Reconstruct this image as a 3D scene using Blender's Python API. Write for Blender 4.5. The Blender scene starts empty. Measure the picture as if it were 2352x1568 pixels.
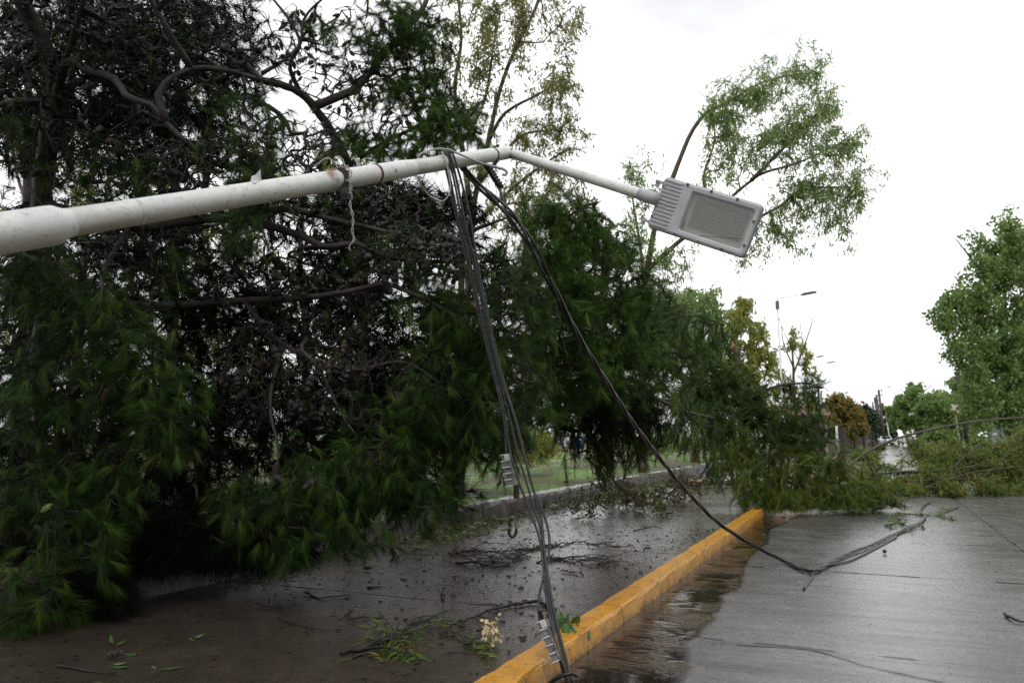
import bpy, math, random
import numpy as np
from mathutils import Vector, Matrix

# ------------------------------------------------------------------ camera, sky, sun, exposure
S = bpy.context.scene
COL = S.collection
EYE = 1.55
LENS = 28.0
PITCH, YAW = math.radians(6.735), math.radians(23.98)
cam_d = bpy.data.cameras.new('camera')
cam = bpy.data.objects.new('camera', cam_d)
COL.objects.link(cam)
cam.location = (0, 0, EYE)
cam.rotation_euler = (math.pi / 2 + PITCH, 0, YAW)
cam_d.lens, cam_d.sensor_width = LENS, 36.0
cam_d.clip_start, cam_d.clip_end = 0.05, 6000
cam_d.dof.use_dof = True
cam_d.dof.focus_distance = 6.3
cam_d.dof.aperture_fstop = 3.2
S.camera = cam

W = bpy.data.worlds.new('World')
S.world = W
W.use_nodes = True
W.cycles.sampling_method = 'NONE'
nt = W.node_tree
nt.nodes.clear()
def wn(t): return nt.nodes.new(t)
sky = wn('ShaderNodeTexSky'); sky.sky_type = 'NISHITA'; sky.sun_disc = False
sky.sun_elevation, sky.sun_rotation = math.radians(52), math.radians(150)
sky.dust_density = 4.0
tc = wn('ShaderNodeTexCoord')
mp = wn('ShaderNodeMapping'); mp.inputs['Scale'].default_value = (1, 1, 2.6)
nz = wn('ShaderNodeTexNoise'); nz.inputs['Scale'].default_value = 1.7; nz.inputs['Detail'].default_value = 5; nz.inputs['Roughness'].default_value = .5
rp = wn('ShaderNodeValToRGB')
rp.color_ramp.elements[0].position = .42; rp.color_ramp.elements[0].color = (.44, .443, .46, 1)
rp.color_ramp.elements[1].position = .72; rp.color_ramp.elements[1].color = (1.0, 1.0, 1.0, 1)
sc = wn('ShaderNodeVectorMath'); sc.operation = 'SCALE'; sc.inputs['Scale'].default_value = 20.0
mx = wn('ShaderNodeMix'); mx.data_type = 'RGBA'; mx.inputs['Factor'].default_value = .97
bg = wn('ShaderNodeBackground'); bg.inputs['Strength'].default_value = .1
ow = wn('ShaderNodeOutputWorld')
L = nt.links.new
L(tc.outputs['Generated'], mp.inputs['Vector']); L(mp.outputs[0], nz.inputs['Vector']); L(nz.outputs['Fac'], rp.inputs['Fac'])
L(rp.outputs['Color'], sc.inputs[0]); L(sky.outputs['Color'], mx.inputs[6]); L(sc.outputs[0], mx.inputs[7])
L(mx.outputs[2], bg.inputs['Color']); L(bg.outputs[0], ow.inputs['Surface'])

sun_d = bpy.data.lights.new('sun', 'SUN'); sun_d.energy = 1.2; sun_d.angle = math.radians(25); sun_d.color = (1, .97, .93)
sun = bpy.data.objects.new('sun', sun_d); COL.objects.link(sun)
sun.rotation_euler = (math.radians(38), 0, math.radians(30))
S.view_settings.view_transform = 'Standard'
S.view_settings.look = 'None'
S.view_settings.gamma = 1
S.view_settings.exposure = 0.0
S.cycles.max_bounces = 3
S.cycles.diffuse_bounces = 1
S.cycles.glossy_bounces = 2
S.cycles.transmission_bounces = 3
S.cycles.transparent_max_bounces = 6
S.cycles.caustics_reflective = False
S.cycles.caustics_refractive = False
S.cycles.use_adaptive_sampling = False
S.cycles.use_denoising = True
S.cycles.denoiser = 'OPENIMAGEDENOISE'
S.cycles.denoising_input_passes = 'RGB_ALBEDO_NORMAL'
S.cycles.denoising_prefilter = 'NONE'

# ------------------------------------------------------------------ helpers
FPX = LENS / 36 * 2352            # photograph measured at 2352 x 1568
FWD = np.array([-math.sin(YAW) * math.cos(PITCH), math.cos(YAW) * math.cos(PITCH), math.sin(PITCH)])
RGT = np.array([math.cos(YAW), math.sin(YAW), 0.0])
UPV = np.cross(RGT, FWD)
CAM = np.array([0, 0, EYE])
def at(x, y, d): return CAM + (FWD + RGT * (x - 1176) / FPX - UPV * (y - 784) / FPX) * d
def gr(x, y, z=0.0):
    r = FWD + RGT * (x - 1176) / FPX - UPV * (y - 784) / FPX
    return CAM + r * ((z - EYE) / r[2])
def gd(x, y, z=0.0): return float((gr(x, y, z) - CAM) @ FWD)
def base_at(x, d, z):              # point at height z, at image column x and depth d
    p = at(x, 784, d); p = p + UPV * 0; p[2] = z; return p
def nrm(v):
    v = np.asarray(v, float); n = np.linalg.norm(v, axis=-1, keepdims=True); return v / np.maximum(n, 1e-9)

def tag(o, label=None, cat=None, group=None, kind=None):
    if label: o['label'] = label
    if cat: o['category'] = cat
    if group: o['group'] = group
    if kind: o['kind'] = kind
    return o
def empty(name, loc=(0, 0, 0), label=None, cat=None, group=None, kind=None):
    o = bpy.data.objects.new(name, None); COL.objects.link(o)
    o.location = tuple(loc); o.empty_display_size = .1
    return tag(o, label, cat, group, kind)
def mesh_np(name, V, faces, rnd=None, smooth=False):
    V = np.asarray(V, np.float32).reshape(-1, 3)
    if not (isinstance(faces, list) and isinstance(faces[0], np.ndarray) and faces[0].ndim == 2): faces = [np.asarray(faces)]
    faces = [np.asarray(f, np.int32) for f in faces if len(f)]
    me = bpy.data.meshes.new(name)
    idx = np.concatenate([f.ravel() for f in faces])
    tot = np.concatenate([np.full(len(f), f.shape[1], np.int32) for f in faces])
    st = np.concatenate([[0], np.cumsum(tot)[:-1]]).astype(np.int32)
    me.vertices.add(len(V)); me.vertices.foreach_set('co', V.ravel())
    me.loops.add(len(idx)); me.loops.foreach_set('vertex_index', idx)
    me.polygons.add(len(tot)); me.polygons.foreach_set('loop_start', st); me.polygons.foreach_set('loop_total', tot)
    me.polygons.foreach_set('use_smooth', np.full(len(tot), bool(smooth)))
    if rnd is not None:
        a = me.attributes.new('rnd', 'FLOAT', 'POINT'); a.data.foreach_set('value', np.asarray(rnd, np.float32))
    me.update(calc_edges=True)
    return me
def add(name, me, m, parent=None, loc=None):
    o = bpy.data.objects.new(name, me); COL.objects.link(o)
    if m is not None and not me.materials: me.materials.append(m)
    if parent is not None:
        o.parent = parent
        if parent.type == 'EMPTY' or True:
            o.matrix_parent_inverse = Matrix.Identity(4)
    if loc is not None: o.location = tuple(loc)
    return o
class MB:
    """collects faces of one part; vertices are in world space, shifted to the parent's origin on build"""
    def __init__(s): s.V = []; s.F = {}; s.n = 0
    def put(s, V, *faces):
        V = np.asarray(V, float).reshape(-1, 3)
        for f in faces:
            f = np.asarray(f, int)
            if len(f): s.F.setdefault(f.shape[1], []).append(f + s.n)
        s.V.append(V); s.n += len(V); return s
    def ngon(s, V):
        return s.put(V, [list(range(len(V)))])
    def box(s, c, half, ax=None):
        c = np.asarray(c, float); A = np.eye(3) if ax is None else np.asarray(ax, float)
        sg = np.array([[x, y, z] for z in (-1, 1) for y in (-1, 1) for x in (-1, 1)], float)
        V = c + (sg * np.asarray(half, float)) @ A
        return s.put(V, [[0, 2, 3, 1], [4, 5, 7, 6], [0, 1, 5, 4], [2, 6, 7, 3], [0, 4, 6, 2], [1, 3, 7, 5]])
    def tube(s, P, R, k=8, caps=True, bump=0, rng=None):
        P = np.asarray(P, float); n = len(P)
        R = np.full(n, R, float) if np.isscalar(R) else np.asarray(R, float)
        T = np.gradient(P, axis=0); T = nrm(T)
        u = np.cross(T[0], [0.13, 0.31, 0.94]); u = nrm(u)
        V = []
        a = np.linspace(0, 2 * math.pi, k, endpoint=False)
        for i in range(n):
            u = nrm(u - T[i] * (u @ T[i])); w = np.cross(T[i], u)
            rr = R[i] * (1 + (rng.normal(0, bump, k) if bump else 0))
            V.append(P[i] + np.outer(np.cos(a) * rr, u) + np.outer(np.sin(a) * rr, w))
        V = np.concatenate(V)
        i = np.arange(n - 1)[:, None] * k; j = np.arange(k)[None]; j2 = (j + 1) % k
        Q = np.stack([i + j, i + j2, i + k + j2, i + k + j], -1).reshape(-1, 4)
        s.put(V, Q)
        if caps:
            s.F.setdefault(k, []).append(np.array([list(range(k))[::-1]]) + s.n - len(V))
            s.F.setdefault(k, []).append(np.array([list(range((n - 1) * k, n * k))]) + s.n - len(V))
        return s
    def build(s, name, m, parent=None, smooth=False, rnd=None, local=None):
        V = np.concatenate(s.V)
        org = np.zeros(3)
        if local is not None: org = np.asarray(local, float)
        elif parent is not None: org = world_org(parent)
        me = mesh_np(name, V - org, [np.concatenate(f) for f in s.F.values()], rnd, smooth)
        o = add(name, me, m, parent)
        if parent is None and local is not None: o.location = tuple(org)
        return o
def world_org(o):
    v = np.zeros(3)
    while o is not None: v += np.array(o.location); o = o.parent
    return v
def spline(P, n=8):
    P = np.asarray(P, float); out = []
    Q = np.vstack([2 * P[0] - P[1], P, 2 * P[-1] - P[-2]])
    for i in range(1, len(Q) - 2):
        t = np.linspace(0, 1, n, endpoint=False)[:, None]
        a, b, c, d = Q[i - 1], Q[i], Q[i + 1], Q[i + 2]
        out.append(.5 * ((2 * b) + (-a + c) * t + (2 * a - 5 * b + 4 * c - d) * t * t + (-a + 3 * b - 3 * c + d) * t ** 3))
    out.append(P[-1:]); return np.concatenate(out)
def resample(P, step):
    P = np.asarray(P, float); s = np.concatenate([[0], np.cumsum(np.linalg.norm(np.diff(P, axis=0), axis=1))])
    n = max(2, int(s[-1] / step) + 1); t = np.linspace(0, s[-1], n)
    return np.stack([np.interp(t, s, P[:, i]) for i in range(3)], 1), t / s[-1]
def pxs(L, d=None):
    return np.array([at(*q) if len(q) == 3 else at(q[0], q[1], d) for q in L])

# ------------------------------------------------------------------ materials
class NT:
    def __init__(s, name):
        s.m = bpy.data.materials.new(name); s.m.use_nodes = True; s.t = s.m.node_tree; s.t.nodes.clear()
        s.out = s.n('ShaderNodeOutputMaterial'); s.pos = s.n('ShaderNodeNewGeometry').outputs['Position']
    def n(s, t, **k):
        x = s.t.nodes.new(t)
        for a, b in k.items(): setattr(x, a, b)
        return x
    def l(s, a, b): s.t.links.new(a, b)
    def sc(s, v, f):
        x = s.n('ShaderNodeVectorMath', operation='MULTIPLY'); s.l(v, x.inputs[0]); x.inputs[1].default_value = f; return x.outputs[0]
    def noise(s, scale, detail=4, rough=.55, v=None, dist=0):
        x = s.n('ShaderNodeTexNoise'); x.inputs['Scale'].default_value = scale; x.inputs['Detail'].default_value = detail
        x.inputs['Roughness'].default_value = rough; x.inputs['Distortion'].default_value = dist
        s.l(v or s.pos, x.inputs['Vector']); return x.outputs['Fac']
    def ramp(s, f, *st):
        x = s.n('ShaderNodeValToRGB'); e = x.color_ramp.elements
        while len(e) < len(st): e.new(.5)
        for el, (p, c) in zip(e, st):
            el.position = p; el.color = (c, c, c, 1) if np.isscalar(c) else (*c, 1)
        s.l(f, x.inputs['Fac']); return x.outputs['Color']
    def mix(s, f, a, b, mode='MIX'):
        x = s.n('ShaderNodeMix', data_type='RGBA', blend_type=mode)
        for v, i in ((f, 0), (a, 6), (b, 7)):
            if hasattr(v, 'is_output'): s.l(v, x.inputs[i])
            else: x.inputs[i].default_value = v if i == 0 else (*v, 1)
        return x.outputs[2]
    def math(s, op, a, b=0):
        x = s.n('ShaderNodeMath', operation=op)
        for v, i in ((a, 0), (b, 1)):
            if hasattr(v, 'is_output'): s.l(v, x.inputs[i])
            else: x.inputs[i].default_value = v
        return x.outputs[0]
    def bump(s, h, strength=.3, dist=.01):
        x = s.n('ShaderNodeBump'); x.inputs['Strength'].default_value = strength; x.inputs['Distance'].default_value = dist
        s.l(h, x.inputs['Height']); return x.outputs[0]
    def pbr(s, col, rough=.5, metal=0, normal=None, spec=.5, alpha=None):
        b = s.n('ShaderNodeBsdfPrincipled')
        for v, i in ((col, 'Base Color'), (rough, 'Roughness'), (metal, 'Metallic'), (normal, 'Normal'), (spec, 'Specular IOR Level')):
            if v is None: continue
            if hasattr(v, 'is_output'): s.l(v, b.inputs[i])
            else: b.inputs[i].default_value = (*v, 1) if i == 'Base Color' else v
        return b
    def done(s, sh):
        s.l(sh.outputs[0] if hasattr(sh, 'outputs') else sh, s.out.inputs['Surface']); return s.m

def m_simple(name, col, rough=.5, metal=0, var=.25, scale=8, bump=0, spec=.5):
    t = NT(name)
    f = t.noise(scale, 5)
    c = t.ramp(f, (.3, tuple(x * (1 - var) for x in col)), (.7, tuple(min(1, x * (1 + var)) for x in col)))
    return t.done(t.pbr(c, rough, metal, t.bump(t.noise(scale * 6, 3), bump) if bump else None, spec))

def m_road():
    t = NT('wet_road_concrete')
    big = t.noise(.45, 5, .65); mid = t.noise(2.2, 6, .7); fine = t.noise(26, 5, .8); agg = t.noise(75, 3, .75)
    st = t.noise(1.0, 7, .75, t.sc(t.pos, (.8, 5.5, 1)), .4)
    vo = t.n('ShaderNodeTexVoronoi'); vo.inputs['Scale'].default_value = 42; t.l(t.pos, vo.inputs['Vector'])
    c = t.ramp(mid, (.32, (.095, .092, .090)), (.68, (.21, .205, .20)))
    c = t.mix(.55, c, t.ramp(fine, (.36, (.035, .034, .033)), (.64, (.29, .282, .275))))
    c = t.mix(t.math('MULTIPLY', t.ramp(vo.outputs['Distance'], (.10, 1), (.22, 0)), .55), c, t.mix(t.noise(33, 1), (.06, .055, .05), (.36, .34, .32)))
    c = t.mix(t.ramp(big, (.45, 0), (.60, .55)), c, (.065, .061, .058))
    c = t.mix(t.ramp(st, (.50, 0), (.66, .75)), c, (.035, .033, .031))
    r = t.math('ADD', t.ramp(mid, (.3, .09), (.7, .24)), t.math('MULTIPLY', t.math('SUBTRACT', st, .45), .45))
    h = t.math('ADD', t.math('MULTIPLY', fine, .9), t.math('ADD', t.math('MULTIPLY', agg, .35), t.math('MULTIPLY', st, 1.6)))
    return t.done(t.pbr(c, t.math('MAXIMUM', r, .05), 0, t.bump(h, .5, .006), .6))
def m_walk():
    t = NT('wet_pavement_concrete')
    big = t.noise(.62, 4, .55); mid = t.noise(4, 6, .7); fine = t.noise(70, 4, .75)
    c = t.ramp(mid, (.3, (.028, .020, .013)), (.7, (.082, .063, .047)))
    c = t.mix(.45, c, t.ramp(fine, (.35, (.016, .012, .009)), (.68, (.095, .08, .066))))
    r = t.math('ADD', t.ramp(big, (.48, .26), (.62, .10)), t.math('MULTIPLY', t.math('SUBTRACT', mid, .5), .16))
    return t.done(t.pbr(c, r, 0, t.bump(t.math('ADD', fine, t.math('MULTIPLY', t.noise(18, 4, .7), 1.2)), .40, .005), .42))
def m_water():
    t = NT('gutter_water')
    v = t.sc(t.pos, (1.3, 4.2, 1))
    h = t.math('ADD', t.noise(2.6, 4, .6, v, 1.4), t.math('MULTIPLY', t.noise(9, 2, .5, v, .9), .35))
    k = t.ramp(t.noise(1.6, 3, .6), (.40, .08), (.62, 1))
    h = t.math('MULTIPLY', h, k)
    c = t.ramp(t.noise(3, 4), (.3, (.016, .011, .008)), (.7, (.032, .023, .017)))
    p = t.pbr(c, .04, 0, t.bump(h, .5, .03), .5)
    a = t.n('ShaderNodeAttribute', attribute_name='rnd'); f = t.math('ADD', a.outputs['Fac'], t.math('MULTIPLY', t.math('SUBTRACT', t.noise(3.2, 6, .7), .5), 1.3))
    tr = t.n('ShaderNodeBsdfTransparent'); ms = t.n('ShaderNodeMixShader'); t.l(t.ramp(f, (.18, 0), (.62, 1)), ms.inputs[0]); t.l(tr.outputs[0], ms.inputs[1]); t.l(p.outputs[0], ms.inputs[2])
    return t.done(ms)
def m_kerb():
    t = NT('worn_yellow_kerb_paint')
    mid = t.noise(6, 6, .65); fine = t.noise(45, 4, .7)
    c = t.ramp(mid, (.3, (.54, .235, .012)), (.7, (.72, .345, .022)))
    ch = t.ramp(fine, (.56, 0), (.64, 1)); c = t.mix(t.math('MULTIPLY', ch, .8), c, (.11, .065, .022)); c = t.mix(t.math('MULTIPLY', t.ramp(t.noise(11, 6, .75), (.55, 0), (.62, 1)), .85), c, (.17, .14, .11)); c = t.mix(t.math('MULTIPLY', t.ramp(t.noise(4.5, 6, .75), (.50, 0), (.68, 1)), .5), c, (.22, .10, .02))
    sp = t.n('ShaderNodeSeparateXYZ'); t.l(t.pos, sp.inputs[0])
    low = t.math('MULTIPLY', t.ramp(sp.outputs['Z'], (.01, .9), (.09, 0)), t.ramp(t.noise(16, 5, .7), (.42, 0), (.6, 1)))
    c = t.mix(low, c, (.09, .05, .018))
    return t.done(t.pbr(c, t.ramp(mid, (.3, .25), (.7, .45)), 0, t.bump(fine, .35, .006), .45))
def m_wall():
    t = NT('mossy_wet_concrete_edge')
    f = t.noise(3, 6, .7); g = t.noise(22, 5, .7)
    c = t.ramp(f, (.3, (.026, .021, .016)), (.7, (.10, .085, .072)))
    c = t.mix(t.ramp(g, (.45, 0), (.65, .6)), c, (.035, .032, .02))
    return t.done(t.pbr(c, t.ramp(f, (.35, .5), (.65, .16)), 0, t.bump(g, .6, .012)))
def m_dirt():
    t = NT('wet_verge_earth')
    a = t.noise(.5, 6, .65); b = t.noise(6, 6, .7); f = t.noise(60, 3, .7)
    dirt = t.ramp(b, (.3, (.05, .034, .025)), (.7, (.15, .112, .088)))
    grass = t.ramp(f, (.3, (.06, .13, .02)), (.7, (.18, .30, .06)))
    c = t.mix(t.ramp(a, (.46, 0), (.54, 1)), dirt, grass)
    return t.done(t.pbr(c, t.ramp(b, (.3, .45), (.7, .9)), 0, t.bump(t.math('ADD', b, f), .7, .03), .2))
def m_bark(name, c0, c1, scale=14, stretch=(1, 1, .35), rough=.6, bump=.8):
    t = NT(name)
    v = t.sc(t.pos, stretch)
    f = t.noise(scale, 6, .7, v, .6); g = t.noise(scale * .25, 4)
    c = t.mix(t.ramp(g, (.35, 0), (.65, 1)), t.ramp(f, (.3, tuple(x * .45 for x in c0)), (.65, c0)), t.ramp(f, (.3, tuple(x * .5 for x in c1)), (.65, c1)))
    return t.done(t.pbr(c, rough, 0, t.bump(f, bump, .02)))
def m_leaf(name, stops, rough=.42, trans=.25, spec=.35):
    t = NT(name)
    a = t.n('ShaderNodeAttribute', attribute_name='rnd')
    c = t.ramp(a.outputs['Fac'], *stops)
    p = t.pbr(c, rough, 0, None, spec)
    tr = t.n('ShaderNodeBsdfTranslucent'); t.l(c, tr.inputs['Color'])
    ms = t.n('ShaderNodeMixShader'); ms.inputs[0].default_value = trans
    t.l(p.outputs[0], ms.inputs[1]); t.l(tr.outputs[0], ms.inputs[2])
    return t.done(ms)
RUST_C = at(762, 402, 4.68)
def m_pole():
    t = NT('scuffed_white_pole_paint')
    f = t.noise(5, 6, .7); g = t.noise(21, 6, .8, t.sc(t.pos, (1, 1, 1.6)), 1.6); s2 = t.noise(60, 4, .75)
    c = t.ramp(f, (.3, (.66, .66, .65)), (.7, (.82, .82, .81)))
    c = t.mix(t.math('MULTIPLY', t.ramp(g, (.55, 0), (.68, 1)), .75), c, (.12, .112, .10))
    c = t.mix(t.math('MULTIPLY', t.ramp(s2, (.64, 0), (.72, 1)), .5), c, (.12, .11, .10))
    d = t.n('ShaderNodeVectorMath', operation='DISTANCE'); t.l(t.pos, d.inputs[0]); d.inputs[1].default_value = tuple(RUST_C)
    e = t.math('ADD', d.outputs['Value'], t.math('MULTIPLY', t.math('SUBTRACT', t.noise(22, 5, .7), .5), .16))
    c = t.mix(t.ramp(e, (.015, .85), (.055, 0)), c, t.ramp(t.noise(60, 4), (.3, (.09, .03, .012)), (.7, (.32, .13, .04))))
    return t.done(t.pbr(c, .42, 0, t.bump(f, .08, .01), .45))
def m_glass():
    t = NT('dusty_lamp_glass')
    tr = t.n('ShaderNodeBsdfTransparent'); tr.inputs['Color'].default_value = (.86, .88, .86, 1)
    gl = t.n('ShaderNodeBsdfGlossy'); gl.inputs['Roughness'].default_value = .08
    df = t.n('ShaderNodeBsdfDiffuse'); df.inputs['Color'].default_value = (.30, .31, .285, 1)
    a = t.n('ShaderNodeMixShader'); a.inputs[0].default_value = .10
    t.l(tr.outputs[0], a.inputs[1]); t.l(gl.outputs[0], a.inputs[2])
    b = t.n('ShaderNodeMixShader'); t.l(t.ramp(t.noise(9, 5), (.3, .30), (.7, .50)), b.inputs[0])
    t.l(a.outputs[0], b.inputs[1]); t.l(df.outputs[0], b.inputs[2])
    return t.done(b)
M = dict(
    road=m_road(), walk=m_walk(), water=m_water(), kerb=m_kerb(), wall=m_wall(), dirt=m_dirt(), pole=m_pole(), glass=m_glass(),
    tar=m_simple('joint_tar', (.022, .022, .022), .35, bump=.4),
    pine_bark=m_bark('dark_pine_bark', (.030, .022, .019), (.068, .051, .046)),
    twig=m_bark('wet_dark_twig', (.010, .008, .007), (.048, .040, .036), 25),
    twig_grey=m_bark('pale_weathered_twig', (.05, .042, .036), (.12, .105, .095), 25),
    euc_bark=m_bark('peeling_eucalyptus_bark', (.16, .085, .05), (.11, .085, .068), 9, (1, 1, .2)),
    euc_twig=m_bark('brown_eucalyptus_twig', (.06, .042, .032), (.10, .075, .06), 20),
    fresh=m_bark('freshly_split_wood', (.55, .25, .10), (.62, .36, .18), 30, (1, 1, .2), .6),
    broad_bark=m_bark('street_tree_bark', (.05, .04, .033), (.09, .075, .062), 8),
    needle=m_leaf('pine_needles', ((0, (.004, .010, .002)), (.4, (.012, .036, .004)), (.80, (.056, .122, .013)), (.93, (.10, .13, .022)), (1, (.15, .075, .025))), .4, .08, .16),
    crown_shade=m_leaf('crown_shade_needles', ((0, (.005, .006, .004)), (.7, (.009, .011, .006)), (1, (.02, .014, .008))), .55, .0, .06),  # inner needles painted near-black: shade between the boughs put into their colour
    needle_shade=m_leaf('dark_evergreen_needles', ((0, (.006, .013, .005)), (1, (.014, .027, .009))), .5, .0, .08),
    needle_tip=m_leaf('yellow_green_pine_tips', ((0, (.04, .075, .015)), (.5, (.10, .16, .026)), (1, (.19, .22, .04))), .42, .12, .15),
    needle_far=m_leaf('soft_pine_needles', ((0, (.022, .050, .012)), (.5, (.052, .102, .020)), (.85, (.065, .10, .020)), (1, (.12, .13, .03))), .45, .08, .12),
    needle_lit=m_leaf('bright_pine_needles', ((0, (.018, .046, .009)), (.5, (.048, .112, .015)), (1, (.12, .19, .03))), .42, .12, .16),
    euc=m_leaf('eucalyptus_leaves', ((0, (.13, .22, .06)), (.45, (.25, .37, .13)), (.8, (.35, .43, .17)), (1, (.40, .40, .18))), .42, .55),
    euc_dry=m_leaf('olive_tan_eucalyptus_leaves', ((0, (.12, .17, .05)), (.4, (.23, .27, .085)), (.7, (.33, .30, .12)), (1, (.42, .31, .16))), .45, .55),
    yellow=m_leaf('yellow_green_leaves', ((0, (.12, .19, .04)), (.4, (.24, .30, .06)), (.75, (.36, .34, .075)), (1, (.42, .27, .08))), .45, .45),
    autumn=m_leaf('orange_yellow_leaves', ((0, (.07, .10, .025)), (.4, (.17, .17, .04)), (.75, (.28, .19, .045)), (1, (.30, .13, .035))), .45, .4),
    broad=m_leaf('street_tree_leaves', ((0, (.08, .15, .04)), (.5, (.19, .29, .085)), (1, (.32, .41, .14))), .42, .5),
    dark_leaf=m_leaf('dark_green_leaves', ((0, (.014, .032, .014)), (1, (.035, .065, .026))), .4, .2),
    fallen=m_leaf('fallen_branch_leaves', ((0, (.05, .09, .02)), (.4, (.12, .19, .034)), (.68, (.23, .28, .055)), (.86, (.27, .19, .06)), (1, (.15, .08, .04))), .4, .42),
    litter=m_leaf('leaf_litter', ((0, (.05, .10, .02)), (.35, (.12, .15, .03)), (.6, (.13, .085, .035)), (1, (.06, .035, .02))), .35, .15),
    fresh_leaf=m_leaf('fresh_green_leaf', ((0, (.055, .14, .03)), (1, (.13, .24, .08))), .3, .25),
    grass=m_leaf('lawn_grass', ((0, (.08, .18, .03)), (.6, (.17, .31, .055)), (1, (.30, .36, .09))), .5, .3),
    cone=m_leaf('pine_cone_scales', ((0, (.016, .012, .011)), (.6, (.036, .027, .023)), (1, (.070, .058, .052))), .5, 0),
    cone_red=m_leaf('fresh_red_brown_cone', ((0, (.09, .03, .015)), (1, (.20, .075, .035))), .45, 0),
    cone_green=m_leaf('green_young_cone', ((0, (.10, .16, .03)), (1, (.20, .26, .06))), .45, 0),
    cable=m_simple('weathered_grey_cable', (.032, .033, .036), .45, scale=30, var=.5, bump=.2),
    black=m_simple('black_cable', (.012, .012, .013), .35, scale=30, var=.3, bump=.15),
    wire=m_simple('pale_grey_wire', (.42, .42, .40), .5, scale=40),
    alloy=m_simple('weathered_alloy', (.34, .35, .35), .5, .25, .45, 22, .25),
    clamp=m_simple('grimy_clamp_metal', (.10, .10, .105), .5, .1, .7, 26, .3),
    fin=m_simple('worn_bright_fin', (.42, .42, .41), .5, .1, .3, 30),
    housing=m_simple('grey_lamp_housing', (.46, .46, .50), .45, .0, .10, 10, .06),
    led=m_simple('led_lens_board', (.25, .26, .23), .4, 0, .18, 6),
    lens=m_simple('led_lens', (.30, .31, .275), .35, 0, .15, 30),
    white=m_simple('white_reflector', (.82, .82, .76), .5, 0, .05),
    dark=m_simple('dark_gap', (.015, .015, .016), .6),
    rust=m_simple('rusty_steel', (.13, .05, .022), .7, .1, .5, 30, .4),
    post=m_simple('white_lamp_post_paint', (.62, .63, .64), .45, 0, .12, 3),
    head=m_simple('dark_lamp_head', (.10, .11, .12), .4),
    wood_pole=m_bark('utility_pole_wood', (.05, .04, .034), (.08, .066, .055), 10),
    fence=m_simple('grey_concrete_fence', (.30, .31, .32), .7, 0, .3, 2.2, .2),
    brick=m_simple('dark_brick_wall', (.035, .027, .025), .7, 0, .4, 3, .3),
    house=m_simple('brown_house_render', (.15, .11, .095), .7, 0, .2, 2),
    roof=m_simple('clay_roof', (.16, .075, .05), .6, 0, .3, 5),
    carw=m_simple('white_car_paint', (.62, .64, .66), .18, 0, .04),
    carb=m_simple('pale_blue_van_paint', (.36, .44, .50), .25, 0, .05),
    tint=m_simple('car_window', (.03, .035, .04), .08),
    tyre=m_simple('tyre_rubber', (.02, .02, .02), .7),
    sign=m_simple('white_sign_face', (.75, .75, .73), .4, 0, .04), orange=m_simple('orange_sign_face', (.75, .22, .06), .4, 0, .05),
    block=m_simple('cream_concrete_block', (.42, .36, .27), .7, 0, .15, 6), blue=m_simple('blue_bin_plastic', (.03, .10, .28), .4),
    stone=m_simple('pale_stone', (.30, .25, .21), .7, 0, .3, 20, .4),
    paper=m_simple('torn_white_paper', (.6, .6, .6), .7, 0, .3, 40), flower=m_simple('cream_blossom', (.55, .43, .24), .6, 0, .2, 40),
)
R0 = np.random.default_rng(11)

# ------------------------------------------------------------------ the ground
def sheet(name, poly, z, m, kind='structure', parent=None):
    mb = MB(); mb.ngon([(x, y, z) for x, y in poly]); o = mb.build(name, m, parent)
    if kind: o['kind'] = kind
    return o
sheet('ground', [(-2500, -1500), (2500, -1500), (2500, 3500), (-2500, 3500)], -.35, M['dirt'])
KX, WX = -1.93, -5.95                      # face of the yellow kerb, face of the verge edge
road = empty('road', (0, 0, 0), kind='structure')
sheet('joint_bed', [(KX - .1, -8), (5.8, -8), (9.5, 420), (-1.2, 420)], -.03, M['tar'], None, road)
YJ = [-7.6, -4.1, -.6, 2.9, 6.42, 10.08, 13.3, 16.8, 20.3, 23.8, 27.3, 30.8, 34.3, 37.8, 41.3]
def slab(x0, x1, y0, y1, zt, th, name, m, parent, rng, n=30):
    """a slab with slightly ragged, worn edges and its own side faces"""
    P = []
    for (a, b) in (((x0, y0), (x1, y0)), ((x1, y0), (x1, y1)), ((x1, y1), (x0, y1)), ((x0, y1), (x0, y0))):
        for t in np.linspace(0, 1, n, endpoint=False):
            P.append((a[0] + (b[0] - a[0]) * t + rng.normal(0, .008), a[1] + (b[1] - a[1]) * t + rng.normal(0, .008)))
    P = np.array(P); k = len(P); c = P.mean(0)
    top = np.c_[P + (c - P) * .004, np.full(k, zt)]; rim = np.c_[P, np.full(k, zt - .008)]; bot = np.c_[P, np.full(k, zt - th)]
    mb = MB(); mb.put(np.vstack([top, rim, bot]))
    i = np.arange(k); j = (i + 1) % k
    mb.F[k] = [np.array([i])]; mb.F[4] = [np.c_[i + k, j + k, j, i], np.c_[i + 2 * k, j + 2 * k, j + k, i + k]]
    return mb.build(name, m, parent)
for xa, xb in ((KX + .01, 1.845), (1.885, 5.62)):
    for ya, yb in zip(YJ[:-1], YJ[1:]):
        slab(xa, xb, ya + .004, yb - .004, R0.normal(0, .0015), .03, 'concrete_slab', M['road'], road, R0)
mb = MB(); mb.ngon([(KX, 41.31, 0), (5.62, 41.31, 0), (9.5, 420, 0), (-.6, 420, 0)]); mb.build('far_carriageway', M['road'], road)
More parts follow.
